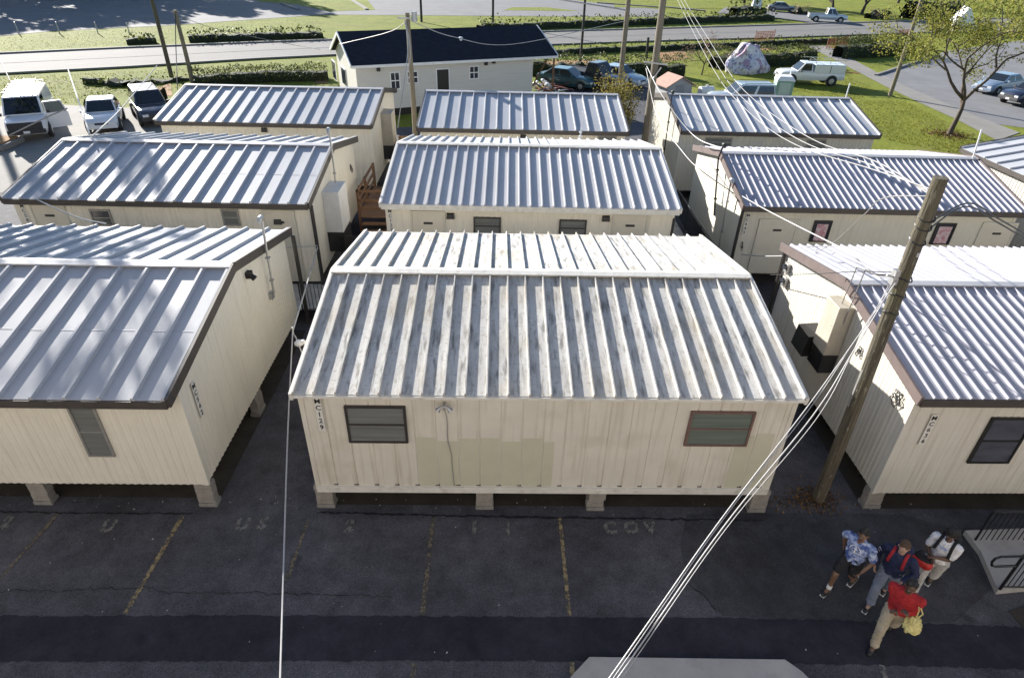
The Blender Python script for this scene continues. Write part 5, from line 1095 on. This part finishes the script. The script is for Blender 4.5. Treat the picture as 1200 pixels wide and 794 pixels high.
def person(label, pos, F, footR, footL, handR, handL, skin, hairM, topM, botM, shoeM, shorts=False, sleeves='short', bulk=1., look=None, tilt=0., hair='short', height=1.74, sole=white, lift=(0, 0), hood=None):
    k = height / 1.74; pos = Vector((*pos, 0)); F = Vector((*F, 0)).normalized(); S = Z.cross(F)       # S = the person's left
    t = thing('person', label, 'person', pos)
    fr, fl = Vector((*footR, 0)) - pos, Vector((*footL, 0)) - pos
    pel = Vector((0, 0, .90 * k)) + (fr + fl) * .5; stride = (fr - fl).length; pel.z -= stride * stride * .13
    spine = (Z + F * .07).normalized(); chest = pel + spine * .33 * k; nk = pel + spine * .53 * k + F * .01; hd = nk + Vector((0, 0, .165 * k)) + F * .035
    sh = [chest + spine * .135 * k - S * .185 * k * bulk, chest + spine * .135 * k + S * .185 * k * bulk]
    hips = [pel - S * .09 * k, pel + S * .09 * k]; feet = []; knees = []
    for f, h, lf in ((fr, hips[0], lift[0]), (fl, hips[1], lift[1])):
        an = f + Vector((0, 0, .085 + lf)) - F * .05; kn = ik(h, an, .425 * k, .425 * k, F + Z * .1); feet.append(an); knees.append(kn)
    hands = []; elbows = []
    for i, (hnd, s) in enumerate(((handR, -1), (handL, 1))):
        w = pel + F * hnd[0] + S * hnd[1] + Z * (hnd[2] - pel.z); e = ik(sh[i], w, .29 * k, .255 * k, -F * .7 + S * s * .6 - Z * .35); d = w - sh[i]
        if d.length > .54 * k: w = sh[i] + d.normalized() * .54 * k
        hands.append(w); elbows.append(e)
    L = (look or F); L = Vector((L[0], L[1], 0)).normalized() if not isinstance(L, Vector) else L; Sd = Z.cross(L); q = Quaternion(Sd, tilt); Lh = q @ L; Uh = q @ Z
    B = basis(Lh, Sd, Uh, hd)
    mb = MB()
    # torso
    for c, r in ((pel, (.115, .16, .12)), (pel + spine * .14 * k, (.105, .145 * bulk, .13)), (chest, (.12, .165 * bulk, .16)), (chest + spine * .1 * k, (.105, .17 * bulk, .10))): mb.ball(c, Vector(r) * k, 16, 10, mat=basis(F, S, spine, Vector((0, 0, 0))).to_3x3())
    capsule(mb, nk - spine * .06, hd - Z * .05, .058 * k, .055 * k); capsule(mb, sh[0], sh[1], .062 * k, .062 * k)
    mb.ball(hd + Uh * .02, (.1 * k, .078 * k, .105 * k), 16, 12, mat=B.to_3x3()); mb.ball(B @ Vector((.03, 0, -.06)), (.07 * k, .06 * k, .065 * k), 12, 8, mat=B.to_3x3())
    capsule(mb, B @ Vector((.092, 0, .02)), B @ Vector((.112, 0, -.022)), .011, .018, 8); capsule(mb, B @ Vector((.09, -.02, -.062)), B @ Vector((.09, .02, -.062)), .012, .012, 8)
    capsule(mb, B @ Vector((.088, -.035, .035)), B @ Vector((.088, .035, .035)), .014, .014, 8)
    for s in (-1, 1): mb.ball(B @ Vector((-.005, s * .082, -.005)), (.022, .012, .033), 8, 6, mat=B.to_3x3())
    for i in (0, 1):
        s = -1 if i == 0 else 1
        capsule(mb, sh[i], elbows[i], .054 * k, .042 * k); capsule(mb, elbows[i], hands[i], .042 * k, .027 * k)
        capsule(mb, hips[i], knees[i], .083 * k, .055 * k); capsule(mb, knees[i], feet[i], .054 * k, .036 * k); capsule(mb, knees[i].lerp(feet[i], .18) - F * .015, knees[i].lerp(feet[i], .5), .052 * k, .038 * k)
        capsule(mb, feet[i], feet[i] + F * .13 - Z * .045, .038, .032)
        d = (hands[i] - elbows[i]).normalized(); side = d.cross(F if abs(d.dot(F)) < .8 else Z).normalized(); curl = (-d.cross(side)).normalized() * (1 if True else -1)
        inw = (-S * s); side = (F - d * F.dot(d)).normalized() if abs(F.dot(d)) < .85 else (Z - d * Z.dot(d)).normalized(); inw = (inw - d * inw.dot(d)); inw = (inw - side * inw.dot(side)).normalized()
        pc = hands[i] + d * .05; mb.ball(pc, (.05, .042, .018), 12, 8, mat=basis(d, side, inw, Vector((0, 0, 0))).to_3x3())
        for j, (o, ln) in enumerate(((.03, .036), (.0105, .042), (-.0105, .039), (-.03, .03))):
            a = hands[i] + d * .085 + side * o; b = a + (d * .9 + inw * .35).normalized() * ln; c = b + (d * .35 + inw * .9).normalized() * ln * .85
            capsule(mb, a - d * .02, b, .0095, .0088, 7); capsule(mb, b, c, .0088, .0075, 7)
        a = hands[i] + d * .03 + side * .036; b = a + (d * .6 + side * .55 + inw * .3).normalized() * .035; capsule(mb, a, b, .0115, .010, 7); capsule(mb, b, b + (d + inw * .5).normalized() * .028, .010, .008, 7)
    remesh(mb, 'body', skin, t, .0075, 2)
    for s in (-1, 1):
        m2 = MB(); m2.ball(B @ Vector((.088, s * .032, .012)), .0125, 8, 6); m2.ball(B @ Vector((.0935, s * .032, .012)), .0092, 6, 5, 1); m2.build('eye', [white, black], t, smooth=True)
    m2 = MB(); capsule(m2, B @ Vector((.101, -.018, -.062)), B @ Vector((.101, .018, -.062)), .006, .006, 6); m2.build('mouth', M('lips', (.20, .07, .06), .5), t)
    # hair
    m2 = MB()
    if hair == 'afro': m2.ball(B @ Vector((-.015, 0, .065)), (.118, .105, .10), 14, 10, mat=B.to_3x3()); [m2.ball(B @ (Vector((-.02 + .10 * math.cos(a) * math.sin(b), .09 * math.sin(a) * math.sin(b), .075 + .085 * math.cos(b)))), .03, 8, 6) for a in np.linspace(0, 6.28, 9)[:-1] for b in (.35, .95, 1.4) if not (math.cos(a) > .6 and b > 1.2)]
    else:
        m2.ball(B @ Vector((-.022, 0, .048)), (.099, .088, .095), 14, 10, mat=B.to_3x3()); m2.ball(B @ Vector((-.05, 0, -.01)), (.065, .078, .08), 12, 8, mat=B.to_3x3())
        for i in range(26): a = random.uniform(0, 6.28); b = random.uniform(.1, 1.25); m2.ball(B @ Vector((-.022 + .088 * math.cos(a) * math.sin(b), .08 * math.sin(a) * math.sin(b), .05 + .085 * math.cos(b))), random.uniform(.016, .026), 7, 5)
        if hair == 'bun': m2.ball(B @ Vector((-.06, .0, .13)), .05, 10, 8)
    remesh(m2, 'hair', hairM, t, .009, 1)
    # top
    m2 = MB(); e = .018 if sleeves == 'short' else .026
    for c, r in ((pel + spine * .02, (.13, .172, .11)), (pel + spine * .14 * k, (.12, .163 * bulk, .14)), (chest, (.132, .178 * bulk, .165)), (chest + spine * .1 * k, (.115, .182 * bulk, .105))): m2.ball(c, Vector(r) * k + Vector((e - .018,) * 3), 16, 10, mat=basis(F, S, spine, Vector((0, 0, 0))).to_3x3())
    capsule(m2, sh[0], sh[1], .075 * k, .075 * k); capsule(m2, nk - spine * .07, nk - spine * .02, .075 * k, .068 * k)
    for i in (0, 1):
        if sleeves == 'short': capsule(m2, sh[i], sh[i].lerp(elbows[i], .7), .07 * k, .068 * k)
        else:
            capsule(m2, sh[i], elbows[i], .078 * k, .064 * k); capsule(m2, elbows[i], elbows[i].lerp(hands[i], .93), .064 * k, .047 * k)
            for f in (.35, .6, .8): p = elbows[i].lerp(hands[i], f); m2.ball(p, (.058 * k,) * 3, 10, 6)
    if hood is not None: capsule(m2, nk - F * .07 - S * .06 - spine * .01, nk - F * .07 + S * .06 - spine * .01, .06, .06); capsule(m2, nk - F * .10 - spine * .06, nk - F * .1 - spine * .10, .075, .05)
    top = remesh(m2, {'short': 'tee_shirt'}.get(sleeves, 'jacket' if hood is None else 'hoodie'), topM, t, .0105, 3, fold=.016)
    # bottoms
    m2 = MB(); m2.ball(pel, Vector((.128, .175, .13)) * k, 16, 10, mat=basis(F, S, Z, Vector((0, 0, 0))).to_3x3())
    for i in (0, 1):
        if shorts: capsule(m2, hips[i], hips[i].lerp(knees[i], .72), .105 * k, .098 * k)
        else: capsule(m2, hips[i], knees[i], .104 * k, .078 * k); capsule(m2, knees[i], knees[i].lerp(feet[i], .9), .076 * k, .066 * k); m2.ball(feet[i] + Z * .07, (.078, .078, .05), 10, 6)
    remesh(m2, 'shorts' if shorts else 'trousers', botM, t, .0105, 3, fold=.016)
    for i in (0, 1):
        f = feet[i]; m2 = MB(); lf = lift[i]; dn = Vector((0, 0, -.02 - lf * .45)); toe = f + F * .17 + Vector((0, 0, -.05)) + dn * (1 if lf else 0)
        capsule(m2, f + Vector((0, 0, -.035)), f + F * .09 + Vector((0, 0, -.04)) + dn * .5, .05, .047); capsule(m2, f + F * .09 + Vector((0, 0, -.045)) + dn * .5, toe, .048, .038); capsule(m2, f + Vector((0, 0, -.02)), f + Vector((0, 0, .02)), .05, .046)
        so_ = remesh(m2, 'shoe', shoeM, t, .009, 2)
        m2 = MB(); a = f - F * .055 + Vector((0, 0, -.078)); b = toe + F * .035 + Vector((0, 0, -.03)); m2.bar(a, b, .085, .018); m2.build('sole', sole, so_)
        if shorts: m2 = MB(); capsule(m2, f + Z * .01, f + Z * .09, .046, .047); m2.build('sock', white, t)
    return dict(t=t, F=F, S=S, pel=pel, chest=chest, spine=spine, sh=sh, el=elbows, ha=hands, nk=nk, top=top, pos=pos, hd=hd)
def project(p, o, poly, faces, name, mat, target, dirv):
    """lay a flat print on the cloth: points cast onto the garment"""
    me = target.data; bv = BVHTree.FromPolygons([v.co for v in me.vertices], [pp.vertices for pp in me.polygons]); vs = []
    for v in poly:
        h = bv.ray_cast(v + dirv * .5, -dirv); vs.append((h[0] if h[0] else v) + dirv * .004)
    mb = MB(); mb.add(vs, faces); return mb.build(name, mat, target)
def ring_print(P, c, r0, r1, mat, name, extra=()):
    F, S, up = P['F'], P['S'], P['spine']; n = 28; vs = []; fs = []
    for i in range(n):
        a = 2 * math.pi * i / n
        for r in (r0, r1): vs.append(c + S * r * math.cos(a) + up * r * math.sin(a))
    fs = [(2 * i, 2 * i + 1, (2 * i + 3) % (2 * n), (2 * i + 2) % (2 * n)) for i in range(n)]
    for (x0, y0, x1, y1, w) in extra:
        a = Vector((x0, y0)); b = Vector((x1, y1)); d = (b - a).normalized(); nn = Vector((-d.y, d.x)) * w / 2; m = 6
        for i in range(m + 1):
            q = a.lerp(b, i / m); o = len(vs)
            for s in (-1, 1): z = q + nn * s; vs.append(c + S * z.x + up * z.y)
            if i: fs.append((o - 2, o - 1, o + 1, o))
    return project(None, None, vs, fs, name, mat, P['top'], F)
def strap(P, mat, name, s, parent, w=.05):
    F, S, up = P['F'], P['S'], P['spine']; me = P['top'].data; bv = BVHTree.FromPolygons([v.co for v in me.vertices], [pp.vertices for pp in me.polygons]); pts = []
    for f, h in ((.0, .30), (.06, .295), (.5, .24), (.5, .16), (.5, .08), (.5, .0), (.5, -.06)):
        pass
    vs = []; cx = s * .105; prof = []
    for h in np.linspace(-.10, .20, 10):
        base = P['chest'] + up * float(h) + S * (cx + s * .02 * (.2 - h) / .3); r = bv.ray_cast(base + F * .5, -F); prof.append(r[0] + F * .012 if r[0] else base + F * .14)
    tp_ = P['chest'] + S * cx; r = bv.ray_cast(tp_ + up * .6, -up)
    if r[0]: prof.append(r[0] + up * .014)
    for h in (.16, .08):
        base = P['chest'] + up * h + S * cx; r = bv.ray_cast(base - F * .6, F); 
        if r[0]: prof.append(r[0] - F * .012)
    mb = MB(); org = P['pos'] - parent.location
    for p in prof: vs += [p - S * w / 2 + org, p + S * w / 2 + org]
    mb.add(vs, [(2 * i, 2 * i + 1, 2 * i + 3, 2 * i + 2) for i in range(len(prof) - 1)]); o = mb.build(name, mat, parent, smooth=True); sm = o.modifiers.new('thick', 'SOLIDIFY'); sm.thickness = .012; sm.offset = 1; return o
def backpack(P, label, mat, strapm):
    F, S, up = P['F'], P['S'], P['spine']; c = P['pos'] + P['chest'] - F * .23 - up * .02; t = thing('backpack', label, 'backpack', c)
    m3 = basis(F, S, up, Vector((0, 0, 0))).to_3x3(); mb = MB()
    for dz in (-.12, .0, .12): mb.ball(up * dz, (.10, .155, .14), 14, 10, mat=m3)
    remesh(mb, 'sack', mat, t, .012, 4); mb = MB(); mb.ball(-F * .085 - up * .07, (.05, .12, .10), 12, 8, mat=m3); mb.build('front_pocket', mat, t, smooth=True)
    for s in (-1, 1): strap(P, strapm, 'shoulder_strap', s, t)
    return t
def skin(n, c): return M(n, c, .5, 0, .06, 12)
skD, skM, skL = skin('dark brown skin', (.10, .055, .035)), skin('brown skin', (.17, .095, .06)), skin('light skin', (.42, .26, .19))
hairK, hairB = M('black hair', (.012, .010, .009), .6, 0, .4, 60, .4, 120), M('brown hair', (.08, .042, .02), .6, 0, .4, 60, .4, 120)
cloth = lambda n, c, **k: M(n, c, .85, 0, .14, k.pop('scale', 7), 1., 11, **k)
tie = M('blue tie dye cotton', (.42, .50, .70), .85, 0, .1, 9, 1., 11, col2=(.05, .09, .28), thr=(.42, .62), streak=[((1, 1, 1), 14, .55, .65, (.60, .64, .76), .7)])
navy = cloth('navy fleece', (.014, .021, .062)); red = cloth('red jacket cloth', (.34, .014, .018)); wt = cloth('white cotton', (.66, .66, .68)); khaki = cloth('khaki twill', (.36, .31, .23)); denim = cloth('blue grey denim', (.17, .20, .26)); greyT = cloth('light grey twill', (.40, .39, .37)); blk = cloth('black cotton', (.014, .014, .017)); shoeK = M('black shoe', (.015, .015, .016), .5, 0, .2, 10)
redWeb, blkWeb = cloth('red webbing', (.35, .02, .03)), cloth('black webbing', (.014, .014, .016)); printW, printB = cloth('white print', (.70, .70, .74)), cloth('blue print', (.10, .22, .52))
def g2(px, py): g = G(px, py); return (g.x, g.y)
A = person('person in a blue tie dye tee shirt and black shorts, leftmost of the walking group', (6.42, 7.30), (-.80, -.60), (6.12, 7.20), (6.72, 7.42), (-.12, -.24, .86), (.16, .24, .84), skM, hairK, tie, blk, shoeK, True, 'short', 1.12, (-.5, -.85), .28, 'bun', 1.74, lift=(0, .07))
ring_print(A, A['chest'] + A['spine'] * .0, .088, .104, printW, 'shirt_emblem', ((0, .075, 0, -.06, .02), (-.05, -.02, 0, -.065, .018), (.05, -.02, 0, -.065, .018), (-.035, .035, .035, .035, .016)))
Bp = person('person in a navy hoodie and jeans with bowed head and red backpack straps', (6.98, 7.06), (-.75, -.66), (6.74, 6.88), (7.24, 7.24), (.10, -.25, .86), (.2, .22, .95), skL, hairB, navy, denim, shoeK, False, 'long', 1.08, (-.6, -.8), .45, 'short', 1.74, lift=(0, .07), hood=1)
backpack(Bp, 'navy and red backpack worn by the person in the navy hoodie', navy, redWeb)
c = (Bp['sh'][0] + Bp['el'][0]) / 2; out = (-Bp['S'] * .55 + Bp['F'] * .85).normalized(); ax = (Bp['el'][0] - Bp['sh'][0]).normalized(); sd_ = out.cross(ax).normalized(); vs = []; fs = []
for i in range(13):
    a = R(50 + 260 * i / 12)
    for r in (.030, .048): vs.append(c - sd_ * (-r * math.cos(a)) * 1.0 - ax * r * math.sin(a))
    if i: fs.append((2 * i - 2, 2 * i - 1, 2 * i + 1, 2 * i))
project(None, None, vs, fs, 'sleeve_letter', printW, Bp['top'], out)
Cp = person('person in a red jacket and khaki trousers with folded arms, nearest the camera', (6.70, 6.32), (-.72, -.70), (6.42, 6.08), (6.99, 6.54), (.24, .05, 1.14), (.26, .02, 1.06), skD, hairK, red, khaki, shoeK, False, 'long', 1.12, (-.4, -.9), .35, 'short', 1.74, sole=black, lift=(0, .08))
Dp = person('person in a white tee shirt and pale trousers carrying a red bag', (7.96, 7.32), (-.78, -.62), (7.70, 7.16), (8.22, 7.46), (.26, -.08, 1.02), (.28, -.02, 1.10), skD, hairK, wt, greyT, shoeK, False, 'short', .97, (-.7, -.7), .2, 'afro', 1.76, lift=(0, .06))
backpack(Dp, 'black backpack worn by the person in the white tee shirt', blk, blkWeb)
cc = Dp['chest'] + Dp['spine'] * .02; vs = []; fs = []
for row, (y, ww) in enumerate(((.045, .17), (.022, .13))):
    for i in range(21): x = -ww / 2 + ww * i / 20; o = len(vs); wv = .006 * math.sin(i * 2.1 + row); vs += [cc + Dp['S'] * x + Dp['spine'] * (y + wv), cc + Dp['S'] * x + Dp['spine'] * (y + wv + .011)]; fs += [(o - 2, o - 1, o + 1, o)] if i else []
project(None, None, vs, fs, 'shirt_print', printB, Dp['top'], Dp['F'])
# bags that are carried
yel = M('yellow sack cloth', (.66, .58, .24), .6, 0, .15, 9, .5, 14); redBag = M('red bag nylon', (.45, .025, .02), .5, 0, .15, 9, .4, 14)
p = Cp['pos'] + Cp['pel'] + Cp['S'] * .27 + Cp['F'] * .12 + Z * .02; t = thing('drawstring_bag', 'crumpled yellow bag hanging at the side of the red jacketed person', 'bag', p)
mb = MB(); 
mb.ball((0, 0, -.05), (.13, .12, .16), 14, 10); mb.ball((0, 0, .08), (.09, .08, .10), 12, 8); mb.ball((.05, .02, -.12), (.11, .1, .09), 12, 8); remesh(mb, 'sack', yel, t, .009, 2, fold=.035); mb = MB(); mb.tube([(0, 0, .12), (.0, .03, .3), (-.05, .02, .42)], .010, 6); mb.tube([(0, 0, .12), (.04, -.02, .3), (-.03, .0, .42)], .010, 6); mb.build('cord', yel, t)
p = Dp['pos'] + Dp['pel'] + Dp['F'] * .34 - Dp['S'] * .16 + Z * .05; t = thing('duffel_bag', 'red bag with a black top carried in front of the white shirted person', 'bag', p)
m3 = basis(Dp['S'], Dp['F'], Z, Vector((0, 0, 0))).to_3x3(); mb = MB(); mb.ball((0, 0, 0), (.19, .11, .12), 14, 10, mat=m3); mb.ball(m3 @ Vector((.09, 0, -.01)), (.1, .105, .115), 12, 8, mat=m3); mb.ball(m3 @ Vector((-.09, 0, -.01)), (.1, .105, .115), 12, 8, mat=m3); remesh(mb, 'sack', redBag, t, .011, 3)
mb = MB(); mb.ball(m3 @ Vector((0, 0, .075)), (.17, .085, .055), 12, 8, mat=m3); mb.build('top_flap', blk, t, smooth=True); mb = MB(); mb.tube([m3 @ Vector((-.12, 0, .1)), m3 @ Vector((-.07, .0, .22)), m3 @ Vector((.07, .0, .22)), m3 @ Vector((.12, 0, .1))], .012, 6); mb.build('carry_handle', blk, t)
